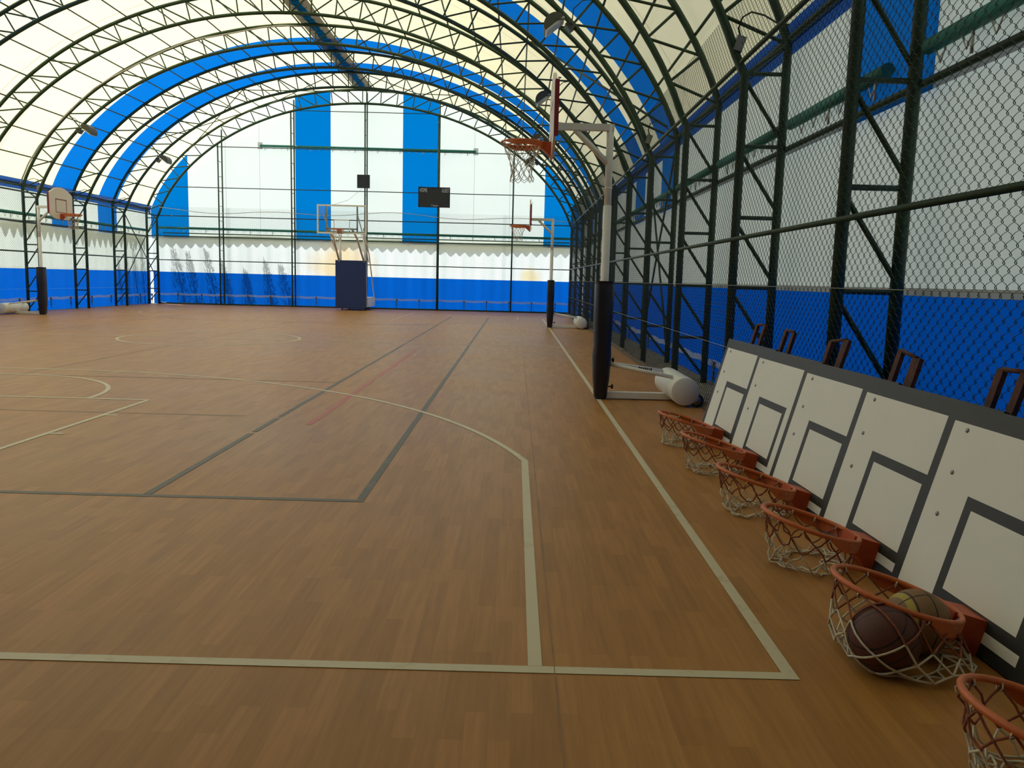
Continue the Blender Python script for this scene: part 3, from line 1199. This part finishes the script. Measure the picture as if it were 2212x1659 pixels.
# ------------------------------------------------------------------ nets and rims
def net_mesh(mb, centre, e1, e2, r, drop, rows, radii, rc=.0035, n=12, red_rows=0, jitter=0, floor_z=None, seed=1, shift=(0, 0), avoid=()):
    """hanging diamond net. e1,e2 span the ring plane; drops along -Z"""
    rnd = random.Random(seed)
    centre, e1, e2 = Vector(centre), Vector(e1), Vector(e2)

    def clear(p):
        for _ in range(2):
            for bc, br in avoid:
                d = p - bc
                if d.length < br + rc + .002:
                    p = bc + d.normalized() * (br + rc + .002)
        if floor_z is not None:
            p.z = max(p.z, floor_z + rc)
        return p
    P = []
    for k in range(rows + 1):
        row = []
        for i in range(n):
            a = 2 * PI * (i + .5 * (k % 2)) / n
            dirv = e1 * math.cos(a) + e2 * math.sin(a)
            f = radii[k]
            top = centre + dirv * r
            p = centre + dirv * f + Vector((shift[0], shift[1], 0)) * min(1.0, k / 3)
            p.z = top.z * (1 - k / rows) + centre.z * (k / rows) - drop * k / rows if floor_z is None else p.z
            if floor_z is not None:
                zt_ = top.z - drop * (k / rows)
                p.z = zt_
            if jitter and k > 0:
                j = jitter * k / rows
                p += Vector((rnd.uniform(-j, j), rnd.uniform(-j, j), rnd.uniform(-j, j) * .5))
            if floor_z is not None and p.z < floor_z + rc:
                ex = floor_z - p.z
                p += Vector((dirv.x, dirv.y, 0)) * rnd.uniform(-.5, .35) * min(.25, ex)
                p.z = floor_z + rc + rnd.uniform(0, .035)
            row.append(clear(p))
        P.append(row)
    for k in range(rows):
        m_ = 1 if k < red_rows else 0
        for i in range(n):
            a = P[k][i]
            if k % 2 == 0:
                nb = (P[k + 1][i], P[k + 1][(i - 1) % n])
            else:
                nb = (P[k + 1][i], P[k + 1][(i + 1) % n])
            for b in nb:
                mid = (a + b) / 2
                mid += Vector((rnd.uniform(-1, 1), rnd.uniform(-1, 1), rnd.uniform(-1.2, .2))) * (.008 + jitter * .25)
                if floor_z is not None:
                    mid.z = max(mid.z, floor_z + rc)
                if avoid:
                    mb.tube([a] + [clear(a.lerp(b, t)) for t in (.2, .4, .6, .8)] + [b], rc, 5, m_, caps=False)
                else:
                    mb.tube([a, mid, b], rc, 5, m_, caps=False)
    # bottom loops
    for i in range(n):
        a, b = P[rows][i], P[rows][(i + 1) % n]
        mid = (a + b) / 2 + Vector((0, 0, -.03))
        if floor_z is not None:
            mid.z = max(mid.z, floor_z + rc)
        mb.tube([a, clear(mid), b], rc, 5, 0, caps=False)
    # ties around ring
    for i in range(n):
        a = 2 * PI * i / n
        dirv = (e1 * math.cos(a) + e2 * math.sin(a)).normalized()
        nrm = e1.cross(e2).normalized()
        c = centre + dirv * r
        mb.tube([c + (dirv * math.cos(t) + nrm * math.sin(t)) * .0135 for t in np.linspace(0, 2 * PI, 7)[:-1]], rc * .8, 4, 0, closed=True)
    return P


def rim_parts(root, origin, D, S, U, d_c, r, board_face=0.0, net=None, skirt=True, br_w=.075, br_h=.15, sk_end=92):
    """origin: point on board face at rim height; D out of the board, S sideways, U up"""
    D, S, U = Vector(D), Vector(S), Vector(U)
    O = Vector(origin)
    c = O + D * d_c
    mb = MB()
    mb.tube([c + (D * math.cos(a) + S * math.sin(a)) * r for a in np.linspace(0, 2 * PI, 49)[:-1]], .0112, 10, 0, closed=True)
    rim = part(mb, 'rim', M_ORANGE, root, 'orange rim')
    # bracket: box with sloping underside
    d1 = d_c - r + .03
    mb = MB()
    w = br_w
    tp = .008
    p = [O - S * w - U * br_h, O + S * w - U * br_h, O + S * w * .8 + D * d1 - U * .05, O - S * w * .8 + D * d1 - U * .05]
    q = [O - S * w + U * tp, O + S * w + U * tp, O + S * w * .8 + D * d1 + U * tp, O - S * w * .8 + D * d1 + U * tp]
    mb.hexa(p + q)
    mb.box(O + D * .004 - U * (br_h / 2), (.012, .012, .012))
    part(mb, 'rim_bracket', M_ORANGE_DK, root, 'red-orange rim bracket')
    if skirt:
        for sg in (-1, 1):
            mb = MB()
            top, bot, top2, bot2 = [], [], [], []
            for a in np.linspace(math.radians(172), math.radians(sk_end), 18):
                v = D * math.cos(a) + S * math.sin(a) * sg
                t = (math.radians(172) - a) / math.radians(172 - sk_end)
                hh = .052 * (1 - max(0, (t - .8) / .2) * .7)
                top.append(c + v * (r + .010))
                bot.append(c + v * (r + .010) - U * hh)
                top2.append(c + v * (r + .004))
                bot2.append(c + v * (r + .004) - U * hh)
            k = len(top)
            for i in range(k - 1):
                mb.add([bot2[i], bot2[i + 1], bot[i + 1], bot[i], top2[i], top2[i + 1], top[i + 1], top[i]],
                       [(0, 1, 2, 3), (4, 7, 6, 5), (0, 4, 5, 1), (3, 2, 6, 7), (0, 3, 7, 4), (1, 5, 6, 2)])
            part(mb, 'rim_gusset', M_ORANGE, root, 'curved orange gusset beside the rim')
    return rim, c


# ------------------------------------------------------------------ free standing side hoops
def hoop_stand(label, loc, facing):
    """facing: +1 looks toward +X, -1 toward -X"""
    root = thing('basketball_stand', label, 'basketball hoop', loc, 'side basketball stands')
    f = facing

    def V(x, y, z):
        return Vector((f * x, y, z))
    mb = MB()
    mb.tube([V(0, 0, .02), V(0, 0, 2.22)], .047, 14)
    part(mb, 'post', M_POSTWHITE, root)
    mb = MB()
    mb.tube([V(0, 0, 2.15), V(0, 0, 3.085 + .04)], .041, 14)
    for z in (2.22, 2.42):
        mb.lathe([(.041, -.008), (.045, -.007), (.045, .007), (.041, .008)], 14, V(0, 0, z), (0, 0, 1))
    part(mb, 'upper_post', M_POSTWHITE, root)
    mb = MB()
    mb.box(V(.30, 0, 3.088), (.68, .078, .072))
    part(mb, 'arm', M_POSTWHITE, root)
    mb = MB()
    mb.tube([V(.40, 0, 3.06), V(.0, 0, 2.68)], .034, 10)
    part(mb, 'arm_brace', M_POSTWHITE, root)
    # fan backboard
    zc0, zc1 = 2.745, 3.645
    poly = []
    hw = .60
    for a in np.linspace(-1, 1, 17):            # top arc left->right
        poly.append((hw * a, 3.45 + .195 * (1 - a * a)))
    bt = []
    for a in np.linspace(1, -1, 15):
        aa = abs(a)
        z = zc0 if aa < .45 else zc0 + .135 * ((aa - .45) / .55) ** 1.6
        bt.append((hw * a, z))
    poly = poly + bt
    mb = MB()
    basis = (V(.640, 0, 0), Vector((0, 1, 0)), Vector((0, 0, 1)), Vector((f, 0, 0)))
    mb.prism(poly, 0, .028, basis, 0)
    board = part(mb, 'backboard', M_FANBOARD, root, 'ivory fan-shaped backboard')
    # red target
    mb = MB()
    xf = .640 + .0295
    def rect(y0, y1, z0, z1):
        mb.add([V(xf, y0, z0), V(xf, y1, z0), V(xf, y1, z1), V(xf, y0, z1)], [(0, 1, 2, 3)])
    for (a, b, c_, d_) in ((-.29, -.255, 2.93, 3.32), (.255, .29, 2.93, 3.32), (-.29, .29, 3.285, 3.32), (-.29, .29, 2.93, 2.95)):
        rect(a, b, c_, d_)
    part(mb, 'target_rectangle', M_REDLINE_B, board, 'brown-red target rectangle')
    # edge pad
    for sg in (-1, 1):
        mb = MB()
        mb.box(V(.641, sg * .606, 3.17), (.044, .03, .58))
        part(mb, 'edge_pad', M_REDPAD, board, 'dark red edge pad')
    mb = MB()
    for i in range(3):
        for zz in (2.82, 2.92, 3.5):
            mb.tube([V(.63, -.5 + .5 * i, zz), V(.60, -.5 + .5 * i, zz)], .008, 5)
    part(mb, 'bolt', M_BUCKLE, board)
    rim, c = rim_parts(root, V(.668, 0, 2.90), (f, 0, 0), (0, 1, 0), (0, 0, 1), .325, .234, br_w=.08, br_h=.155, sk_end=42)
    mb = MB()
    net_mesh(mb, c - Vector((0, 0, .012)), (1, 0, 0), (0, 1, 0), .23, .39, 6, [.228, .2, .168, .14, .125, .12, .135], .0035, 12, 0, .012, None, 4)
    part(mb, 'net', [M_NETW, M_NETR], rim, 'white cord net')
    # padded sleeve
    mb = MB()
    secs = [(.0, .062, .085), (.03, .075, .10), (.25, .095, .125), (.50, .108, .14), (.62, .100, .135), (.9, .108, .14), (1.33, .108, .135), (1.372, .098, .125)]
    n = 20
    vs_, fs = [], []
    rnd = random.Random(2)
    for z, ax, ay in secs:
        for j in range(n):
            a = 2 * PI * j / n
            ca, sa = math.cos(a), math.sin(a)
            e = .55
            x = ax * math.copysign(abs(ca) ** e, ca)
            y = ay * math.copysign(abs(sa) ** e, sa)
            k = 1 + rnd.uniform(-.02, .02)
            vs_.append(V(x * k, y * k, z))
    for i in range(len(secs) - 1):
        for j in range(n):
            j2 = (j + 1) % n
            fs.append((i * n + j, i * n + j2, (i + 1) * n + j2, (i + 1) * n + j))
    fs.append(tuple(range(n)))
    fs.append(tuple((len(secs) - 1) * n + j for j in reversed(range(n))))
    mb.add(vs_, fs, 0, True)
    part(mb, 'post_pad', M_PAD, root, 'navy padded sleeve around the post')
    # base
    mb = MB()
    mb.box(V(-.45, 0, .05), (.86, .10, .07))
    part(mb, 'base_bar', M_POSTWHITE, root)
    for y in (-.33, .33):
        mb = MB()
        mb.tube([V(-.06, y * .1, .42), V(-.78, y, .31)], .022, 8)
        part(mb, 'base_brace', M_POSTWHITE, root)
    mb = MB()
    for i in range(7):
        t = .58 + .035 * i
        mb.box(V(-.06 - .72 * t, .033 + .297 * t - .024, .42 - .11 * t), (.017, .003, .028 - .006 * (i % 3)))
    part(mb, 'brace_lettering', M_BLACK, root, 'illegible black lettering')
    for z in (.46, .145):
        mb = MB()
        mb.tube([V(-.09, 0, z), V(-.125, 0, z)], .008, 6)
        mb.lathe([(.0, -.002), (.028, 0), (.028, .022), (.0, .024)], 10, V(-.125, 0, z), (-f, 0, 0))
        part(mb, 'clamp_knob', M_BLACK, root, 'black clamp knob')
    mb = MB()
    cx = -.885
    mb.lathe([(.0, -.54), (.15, -.54), (.158, -.53), (.158, .53), (.15, .54), (.0, .54)], 28, V(cx, 0, .175), (0, 1, 0))
    part(mb, 'counterweight', M_POSTWHITE, root, 'white counterweight drum')
    for y in (-.515, .515):
        mb = MB()
        mb.lathe([(.0, -.02), (.05, -.02), (.072, -.018), (.077, -.008), (.077, .008), (.072, .018), (.05, .02), (.0, .02)], 20, V(cx - .135, y, .078), (0, 1, 0))
        wheel = part(mb, 'wheel', M_TYRE, root, 'black wheel')
        mb = MB()
        mb.lathe([(.0, -.026), (.012, -.026), (.014, -.021), (.05, -.0215), (.05, .0215), (.014, .021), (.012, .026), (.0, .026)], 16, V(cx - .135, y, .078), (0, 1, 0))
        part(mb, 'hub', M_HUB, wheel)
    return root


hoop_stand('white basketball stand with navy padded post, nearest on the right sideline', (0.0, 6.75, 0), -1)
hoop_stand('white basketball stand with navy padded post at the far end of the right sideline', (0.0, 20.95, 0), -1)
hoop_stand('white basketball stand with fan backboard on the left sideline', (-14.80, 20.95, 0), 1)


# ------------------------------------------------------------------ main hoop at the far end
def main_stand():
    root = thing('competition_hoop', 'tall glass backboard hoop on a blue padded base in front of the end wall', 'basketball hoop', (-7.42, 29.1, 0))
    mb = MB()
    mb.box((-.045, .09, 1.02), (1.19, .16, 1.84))
    part(mb, 'front_pad', M_BLUEPAD, root, 'blue front pad')
    mb = MB()
    mb.box((.02, 1.0, .32), (1.16, 1.62, .36))
    part(mb, 'base_box', M_POSTWHITE, root, 'white base box')
    for x in (-.4, .42):
        for y in (.12, 1.5):
            mb = MB()
            mb.lathe([(.0, -.03), (.05, -.03), (.06, -.02), (.06, .02), (.05, .03), (.0, .03)], 14, (x, y, .06), (1, 0, 0))
            mb.box((x, y, .12), (.10, .12, .04))
            part(mb, 'caster', M_HUB, root)
    for x in (-.50, .48):
        mb = MB()
        mb.tube([(x, .45, .4), (x, .28, 1.9), (x * .95, .1, 2.85)], .05, 10)
        part(mb, 'mast', M_POSTWHITE, root)
        mb = MB()
        mb.tube([(x, .25, 1.75), (x * .9, -1.2, 2.75), (x * .9, -2.02, 3.0)], .04, 8)
        part(mb, 'boom', M_POSTWHITE, root)
        mb = MB()
        mb.tube([(x * 1.25, -2.05, 3.62), (x * 1.28, -.5, 2.6), (x * 1.1, .7, 1.9)], .022, 8)
        part(mb, 'stay', M_POSTWHITE, root)
    mb = MB()
    mb.tube([(.70, -1.3, 3.1), (.62, .3, 2.2), (.60, 1.6, .5)], .024, 8)
    part(mb, 'rear_strut', M_POSTWHITE, root)
    mb = MB()
    mb.box((0.02, .1, 2.83), (1.0, .06, .06))
    part(mb, 'cross_beam', M_POSTWHITE, root)
    # board: local y = 26.95-29.1
    yb = 26.95 - 29.1
    xb, w, z0, z1 = .075, 1.79, 2.84, 3.87
    mb = MB()
    mb.box((xb, yb, (z0 + z1) / 2), (w - .04, .012, z1 - z0 - .04))
    board = part(mb, 'backboard', M_GLASS, root, 'clear acrylic backboard')
    mb = MB()
    t = .055
    for (cx, cz, sx, sz) in ((xb, z1 - t / 2, w, t), (xb, z0 + t / 2, w, t), (xb - w / 2 + t / 2, (z0 + z1) / 2, t, z1 - z0 - 2 * t), (xb + w / 2 - t / 2, (z0 + z1) / 2, t, z1 - z0 - 2 * t)):
        mb.box((cx, yb, cz), (sx, .045, sz))
    part(mb, 'backboard_frame', M_POSTWHITE, board, 'white backboard frame')
    mb = MB()
    for (cx, cz, sx, sz) in ((xb - .28, 3.13, .03, .42), (xb + .28, 3.13, .03, .42), (xb, 3.33, .59, .03), (xb, 2.93, .59, .02)):
        mb.box((cx, yb - .012, cz), (sx, .012, sz))
    part(mb, 'target_rectangle', M_POSTWHITE, board, 'white target rectangle')
    mb = MB()
    for x in (xb - .57, xb + .55):
        mb.box((x, yb + .05, 3.35), (.05, .05, 1.0))
    mb.box((xb, yb + .05, 3.02), (1.12, .05, .05))
    part(mb, 'rear_frame', M_POSTWHITE, board)
    rim, c = rim_parts(root, (xb - .07, yb - .03, 2.985), (0, -1, 0), (1, 0, 0), (0, 0, 1), .37, .234, skirt=False, br_w=.09, br_h=.14)
    mb = MB()
    net_mesh(mb, c - Vector((0, 0, .012)), (1, 0, 0), (0, 1, 0), .23, .40, 5, [.228, .2, .165, .14, .13, .15], .0045, 12, 0, .008, None, 8)
    part(mb, 'net', [M_NETW, M_NETR], rim, 'white cord net')
    return root


main_stand()

# ------------------------------------------------------------------ scoreboard and black panel
def text_mesh(body, width, height, mat, parent, loc, name='lettering'):
    cu = bpy.data.curves.new('lettering', 'FONT')
    cu.body = body
    cu.size = 1.0
    cu.extrude = .01
    tmp = bpy.data.objects.new('lettering', cu)
    COL.objects.link(tmp)
    dg = bpy.context.evaluated_depsgraph_get()
    me = bpy.data.meshes.new_from_object(tmp.evaluated_get(dg))
    bpy.data.objects.remove(tmp)
    co = np.zeros(len(me.vertices) * 3)
    me.vertices.foreach_get('co', co)
    co = co.reshape(-1, 3)
    mn, mx = co.min(0), co.max(0)
    co[:, 0] = (co[:, 0] - mn[0]) / (mx[0] - mn[0]) * width
    co[:, 1] = (co[:, 1] - mn[1]) / (mx[1] - mn[1]) * height
    # stand upright facing -Y
    new = np.stack([co[:, 0], -co[:, 2] * .4, co[:, 1]], 1)
    me.vertices.foreach_set('co', new.ravel())
    me.materials.clear()
    me.materials.append(mat)
    me.update()
    o = bpy.data.objects.new(name, me)
    COL.objects.link(o)
    o.parent = parent
    o.location = loc
    return o


sb = thing('scoreboard', 'dark scoreboard with white lettering on the end wall column', 'scoreboard', (-4.437, 31.0, 4.607))
mb = MB()
mb.box((0, .03, 0), (1.27, .09, .80))
part(mb, 'case', M_SCORE, sb)
mb = MB()
for (cx, cz, sx, sz) in ((0, .39, 1.29, .025), (0, -.39, 1.29, .025), (-.635, 0, .02, .80), (.635, 0, .02, .80)):
    mb.box((cx, .025, cz), (sx, .11, sz))
part(mb, 'frame', M_BLACK, sb)
text_mesh('HOME', .30, .155, M_TEXT, sb, (-.585, -.02, .20))['label'] = 'white word HOME'
text_mesh('GUEST', .30, .155, M_TEXT, sb, (.315, -.02, .20))['label'] = 'white word GUEST'
text_mesh('C Ibornet', .27, .075, M_TEXT, sb, (-.11, -.02, -.365))['label'] = 'small white lettering on the lower edge'
mb = MB()
mb.tube([(-.55, .02, .41), (-.53, .0, .46), (-.5, .02, .41)], .012, 5)
part(mb, 'hanger', M_BUCKLE, sb)
sp = thing('display_panel', 'plain dark square panel on the middle end wall column', 'display panel', (-7.325, 31.0, 5.17))
mb = MB()
mb.box((0, .02, 0), (.51, .08, .53))
part(mb, 'case', M_SCORE, sp)
mb = MB()
mb.box((0, .075, 0), (.14, .03, .3))
part(mb, 'mount', M_BUCKLE, sp)
mb = MB()
mb.tube([(0, 0, 0), (-.3, -1.4, -.62), (-.62, -3.2, -1.0)], .006, 4)
tag(mb.build('panel_cable', M_CABLE_W, None, (-7.36, 31.0, 4.9)), 'thin cable running from the dark square panel to the far hoop', 'cable')


# ------------------------------------------------------------------ flood lights
def floodlight_proto():
    """local: mounted at the origin, lamp hanging toward +x (court side), glass facing down and inward"""
    root = bpy.data.objects.new('floodlight', None)
    COL.objects.link(root)
    rot = Matrix.Rotation(math.radians(38), 3, 'Y')
    mb = MB()
    # half-round housing
    prof_ = []
    for a in np.linspace(0, PI, 12):
        prof_.append((.19 * math.cos(a), .02 + .16 * math.sin(a)))
    basis = (Vector((.30, 0, -.02)), rot @ Vector((1, 0, 0)), rot @ Vector((0, 0, 1)), Vector((0, 1, 0)))
    mb.prism(prof_, -.2, .2, basis)
    part(mb, 'housing', M_LAMP, root)
    mb = MB()
    c = Vector((.30, 0, -.02)) + rot @ Vector((0, 0, .005))
    mb.box(c, (.37, .38, .03), 0, rot)
    part(mb, 'glass', M_LAMPGLASS, root, 'pale lamp glass')
    mb = MB()
    mb.box((.04, 0, .0), (.13, .2, .14), 0, rot)
    part(mb, 'ballast_box', M_LAMP, root)
    mb = MB()
    mb.tube([(0, .08, 0), (.12, .21, .05), (.28, .21, .05)], .012, 5)
    mb.tube([(0, -.08, 0), (.12, -.21, .05), (.28, -.21, .05)], .012, 5)
    part(mb, 'yoke', M_LAMP, root)
    mb = MB()
    mb.tube([(.02, 0, .05), (.0, .1, .25), (-.15, .12, .38), (-.3, .05, .42)], .01, 5)
    part(mb, 'cable', M_CABLE, root)
    return root


fp = floodlight_proto()
LAMPS = [(3, 1, 7.12, 'grey floodlight on the right slope, above the near tall hoop'),
         (5, 1, 7.12, 'grey floodlight beside the top of the near tall backboard'),
         (7, 1, 7.12, 'grey floodlight seen through the near tall hoop net, upper'),
         (9, 1, 7.0, 'grey floodlight behind the bottom of the near tall hoop net'),
         (7, -1, 7.18, 'grey floodlight on the left slope nearer the camera'),
         (9, -1, 7.25, 'grey floodlight on the left slope nearer the end wall')]
first = True
for k, sx, dx, lab in LAMPS:
    L_ = fp if first else copy_tree(fp)
    first = False
    L_.location = (XC + sx * dx, 3.1 + SPACING * k, z_at(INNER, dx) - .03)
    L_.rotation_euler = (0, 0, 0 if sx < 0 else PI)
    tag(L_, lab, 'floodlight', 'floodlights on the arches')
for k, sx, lab in ((1, 1, 'small grey lamp box behind the right fence top, nearest the camera'), (3, 1, 'small grey lamp box behind the right fence top, by the near tall hoop'),
                   (7, -1, 'small grey lamp box at the left eave behind the left hoop')):
    root = thing('lamp_box', lab, 'lamp', (XC + sx * (HALF_IN - .06), 3.1 + SPACING * k, 3.78), 'lamp boxes at the eaves')
    mb = MB()
    mb.box((-sx * .02, 0, 0), (.09, .11, .15), 0, Matrix.Rotation(.3, 3, 'Y'))
    part(mb, 'housing', M_HUB, root)
    mb = MB()
    mb.tube([(0, 0, .06), (-sx * .03, 0, .16), (-sx * .01, -.05, .25), (sx * .06, -.12, .28), (sx * .16, -.22, .22), (sx * .26, -.32, .12), (sx * .35, -.4, .08)], .009, 6)
    part(mb, 'cable', M_CABLE, root)
# conduit along arch
mb = MB()
pts = [(x, 0, z) for x, z in INNER[8::5]]
mb.tube([(p[0] - .1, 0, p[2] + .13 + .03 * math.sin(i * 1.3)) for i, p in enumerate(pts)], .012, 5)
tag(mb.build('conduit', M_CABLE, None, (XC, 11.5, 0)), 'dark cable following the right half of the arch by the near tall hoop', 'cable')
mb = MB()
pts = [(-x, 0, z) for x, z in OUTER[2::5]]
mb.tube([(p[0], 0, p[2] - .12 + .03 * math.sin(i * 1.3)) for i, p in enumerate(pts)], .022, 5)
tag(mb.build('conduit', M_CABLE_W, None, (XC, 22.45, 0)), 'grey cable following the left half of the arch above the left hoop', 'cable')

# ------------------------------------------------------------------ leaning backboards with rims
TH, PSI = math.radians(14.9), math.radians(2.1)
BS = Vector((math.sin(PSI), -math.cos(PSI), 0))
BN = Vector((-math.cos(PSI) * math.cos(TH), -math.sin(PSI) * math.cos(TH), math.sin(TH)))   # faces the court, tilted up
BU = BS.cross(BN) * -1
if BU.z < 0:
    BU = -BU
SB = [-.6, -.5425, -.2825, -.2325, .2325, .2825, .5425, .6]
TB = [0, .05, .093, .143, .483, .533, .818, .9]
BT = .022


def board_panel():
    mb = MB()
    for i in range(7):
        for j in range(7):
            dark = i in (0, 6) or j in (0, 6)
            if 2 <= i <= 4 and 2 <= j <= 4 and not (i == 3 and j == 3):
                dark = True
            p = [BS * SB[i] + BU * TB[j], BS * SB[i + 1] + BU * TB[j], BS * SB[i + 1] + BU * TB[j + 1], BS * SB[i] + BU * TB[j + 1]]
            mb.add(p, [(0, 1, 2, 3)], 1 if dark else 0)
    a, b, c, d = BS * SB[0], BS * SB[-1], BS * SB[-1] + BU * .9, BS * SB[0] + BU * .9
    bk = -BN * BT
    mb.add([a, b, c, d, a + bk, b + bk, c + bk, d + bk], [(7, 6, 5, 4), (0, 4, 5, 1), (1, 5, 6, 2), (2, 6, 7, 3), (3, 7, 4, 0)], 1)
    return mb


WHICH = ['leaning white backboard with orange rim, farthest of the row', 'leaning white backboard with orange rim, second from the far end of the row',
         'leaning white backboard with orange rim, third from the far end of the row', 'leaning white backboard with orange rim, next behind the one holding balls',
         'leaning white backboard whose orange rim and net hold two basketballs', 'leaning white backboard with orange rim, nearest the camera']
BALLS = [((.323, .088, .124), .122), ((.516, .243, .122), .12)]
YCS = [4.135, 3.175, 2.12, 1.20, .30, -.62]
RIM_T, RIM_D, RIM_R = .126, .328, .234
for bi, yc in enumerate(YCS):
    root = thing('mini_backboard', WHICH[bi], 'backboard', (.735, yc, BT * math.sin(TH) + .002), 'backboards leaning on the right fence')
    part(board_panel(), 'panel', [M_BOARD, M_BOARDLINE], root, 'white panel with charcoal border and target')
    for sx in (-.435, .435):
        for t in (.79, .60, .41):
            mb = MB()
            p = BS * sx + BU * t
            mb.lathe([(.0, .006), (.006, .0055), (.010, .003), (.011, 0)], 10, p, BN)
            part(mb, 'bolt', M_HUB, root, 'small bolt head')
    # rusty mounting frame behind
    offs = (.16, -.02) if bi == 0 else (.38, .20)
    if bi == 4:
        offs = (.46, .33, .20)
    if bi == 2:
        offs = (.49, .31)
    if bi == 3:
        offs = (.46, .28)
    mb = MB()
    rnd = random.Random(20 + bi)
    back = -BN * (BT + .024)
    ends = []
    for s in offs:
        wv = .045 + (.03 if (bi in (2, 3) and s == offs[-1]) else 0)
        slant = rnd.uniform(-.03, .01)
        p0 = -BS * s + back + BU * .12
        p1 = -BS * (s + slant) + back + BU * (1.07 + rnd.uniform(-.015, .015))
        ex = BS * wv / 2
        ey = -BN * .035
        mb.hexa([p0 - ex - BN * .012, p0 + ex - BN * .012, p0 + ex + ey * 1.0, p0 - ex + ey, p1 - ex - BN * .012, p1 + ex - BN * .012, p1 + ex + ey, p1 - ex + ey])
        ends.append(p1 - BN * .02)
    for a, b in zip(ends[:-1], ends[1:]):
        mb.tube([a, b], .011, 5)
        mb.tube([a - BU * .7, b - BU * .7], .016, 5)
    part(mb, 'mounting_frame', M_RUST, root, 'rusty brown mounting frame behind the panel')
    O = BU * RIM_T
    rim, c = rim_parts(root, O, BN, BS, BU, RIM_D, RIM_R, br_w=.08, br_h=.155)
    mb = MB()
    rad = [.226, .215, .20, .185, .18, .17, .15]
    jit = .022
    fz = -root.location.z + .002
    if bi == 4:
        rad = [.226, .232, .245, .256, .252, .235, .195]
        jit = .006
    net_mesh(mb, c - BU * .012, BN, BS, RIM_R - .004, .36 if bi != 4 else .27, 6, rad, .0042, 12, 2, jit, fz, 30 + bi, (-.01, -.085) if bi == 4 else (0, 0),
             [(Vector(c_) - root.location, r_) for c_, r_ in BALLS] if bi == 4 else ())
    part(mb, 'net', [M_NETW, M_NETR], rim, 'white and red-brown cord net slumped on the floor')


def ball(label, loc, r, mat, rot):
    mb = MB()
    n = 28
    prof_ = [(r * math.sin(a), -r * math.cos(a)) for a in np.linspace(0.001, PI - .001, n)]
    mb.lathe(prof_, 36, (0, 0, 0), (0, 0, 1))
    o = mb.build('basketball', mat, None, loc)
    o.rotation_euler = rot
    return tag(o, label, 'ball')


ball('dark maroon basketball in the front of the near rim net', BALLS[0][0], BALLS[0][1], M_BALL1, (.5, .9, .3))
ball('tan basketball with yellow stripe behind the maroon ball', BALLS[1][0], BALLS[1][1], M_BALL2, (.25, .15, .15))


# ------------------------------------------------------------------ trees outside the far left corner (their shade falls on the curtains)
def tree(label, base, height, lean, spread, seed):
    root = thing('tree', label, 'tree', base, 'trees outside the far left corner')
    rnd = random.Random(seed)
    mb = MB()
    top = Vector((lean[0], lean[1], height))
    mb.tube([(0, 0, -.05), top * .5 + Vector((.03, 0, 0)), top * .97], [.05, .03, .008], 6)
    part(mb, 'trunk', M_BARK, root)
    mb = MB()
    for i in range(520):
        t = .12 + .88 * rnd.random() ** .8
        c = top * t
        w = spread * (1.05 - t) ** .7 * (.5 + .5 * rnd.random())
        a = rnd.uniform(0, 2 * PI)
        p = c + Vector((math.cos(a) * w, math.sin(a) * w, rnd.uniform(-.1, .12)))
        d = Vector((math.cos(a) * .5, math.sin(a) * .5, 1.0)).normalized()
        s = Vector((-math.sin(a), math.cos(a), 0))
        L_ = rnd.uniform(.05, .13)
        ww = rnd.uniform(.008, .02)
        mb.add([p - s * ww, p + s * ww, p + d * L_ + s * ww * .3, p + d * L_ - s * ww * .3], [(0, 1, 2, 3)])
    o = part(mb, 'foliage', M_LEAF, root)
    return root


# position = point on the curtain + SUN_DIR * distance
def shade_tree(label, x, y, z_top, dist, lean, spread, seed):
    """place a tree so that its tip shades the curtain at (x, y, z_top)"""
    tip = Vector((x, y, z_top)) + SUN_DIR * dist
    tree(label, (tip.x - lean[0], tip.y - lean[1], -.05), tip.z, lean, spread, seed)


TL = 'slender dark tree outside the far end curtain, %s shadow from the corner'
for i, (x, zt_, dist, lx, sp_) in enumerate(((-15.5, 2.35, 1.5, -.7, .35), (-14.9, 2.15, 1.2, -.6, .3), (-14.15, 2.3, 1.6, -.75, .33),
                                            (-13.45, 1.75, 1.2, -.5, .25), (-11.65, 1.9, 1.2, -.55, .25), (-11.0, 1.7, 1.4, -.75, .35), (-12.5, 1.45, 1.1, -.4, .25))):
    shade_tree(TL % NTH[i], x, 31.75, zt_, dist, (lx, .1), sp_, 50 + i)
TL = 'slender dark tree outside the left curtain, %s shadow from the corner'
for i, (y, zt_, dist, ly, sp_) in enumerate(((30.9, 2.45, 1.3, -.2, .35), (30.2, 2.3, 1.4, -.3, .35), (29.5, 2.1, 1.2, -.2, .3), (28.9, 1.8, 1.2, -.2, .25))):
    shade_tree(TL % NTH[i], -16.45, y, zt_, dist, (-.1, ly), sp_, 70 + i)
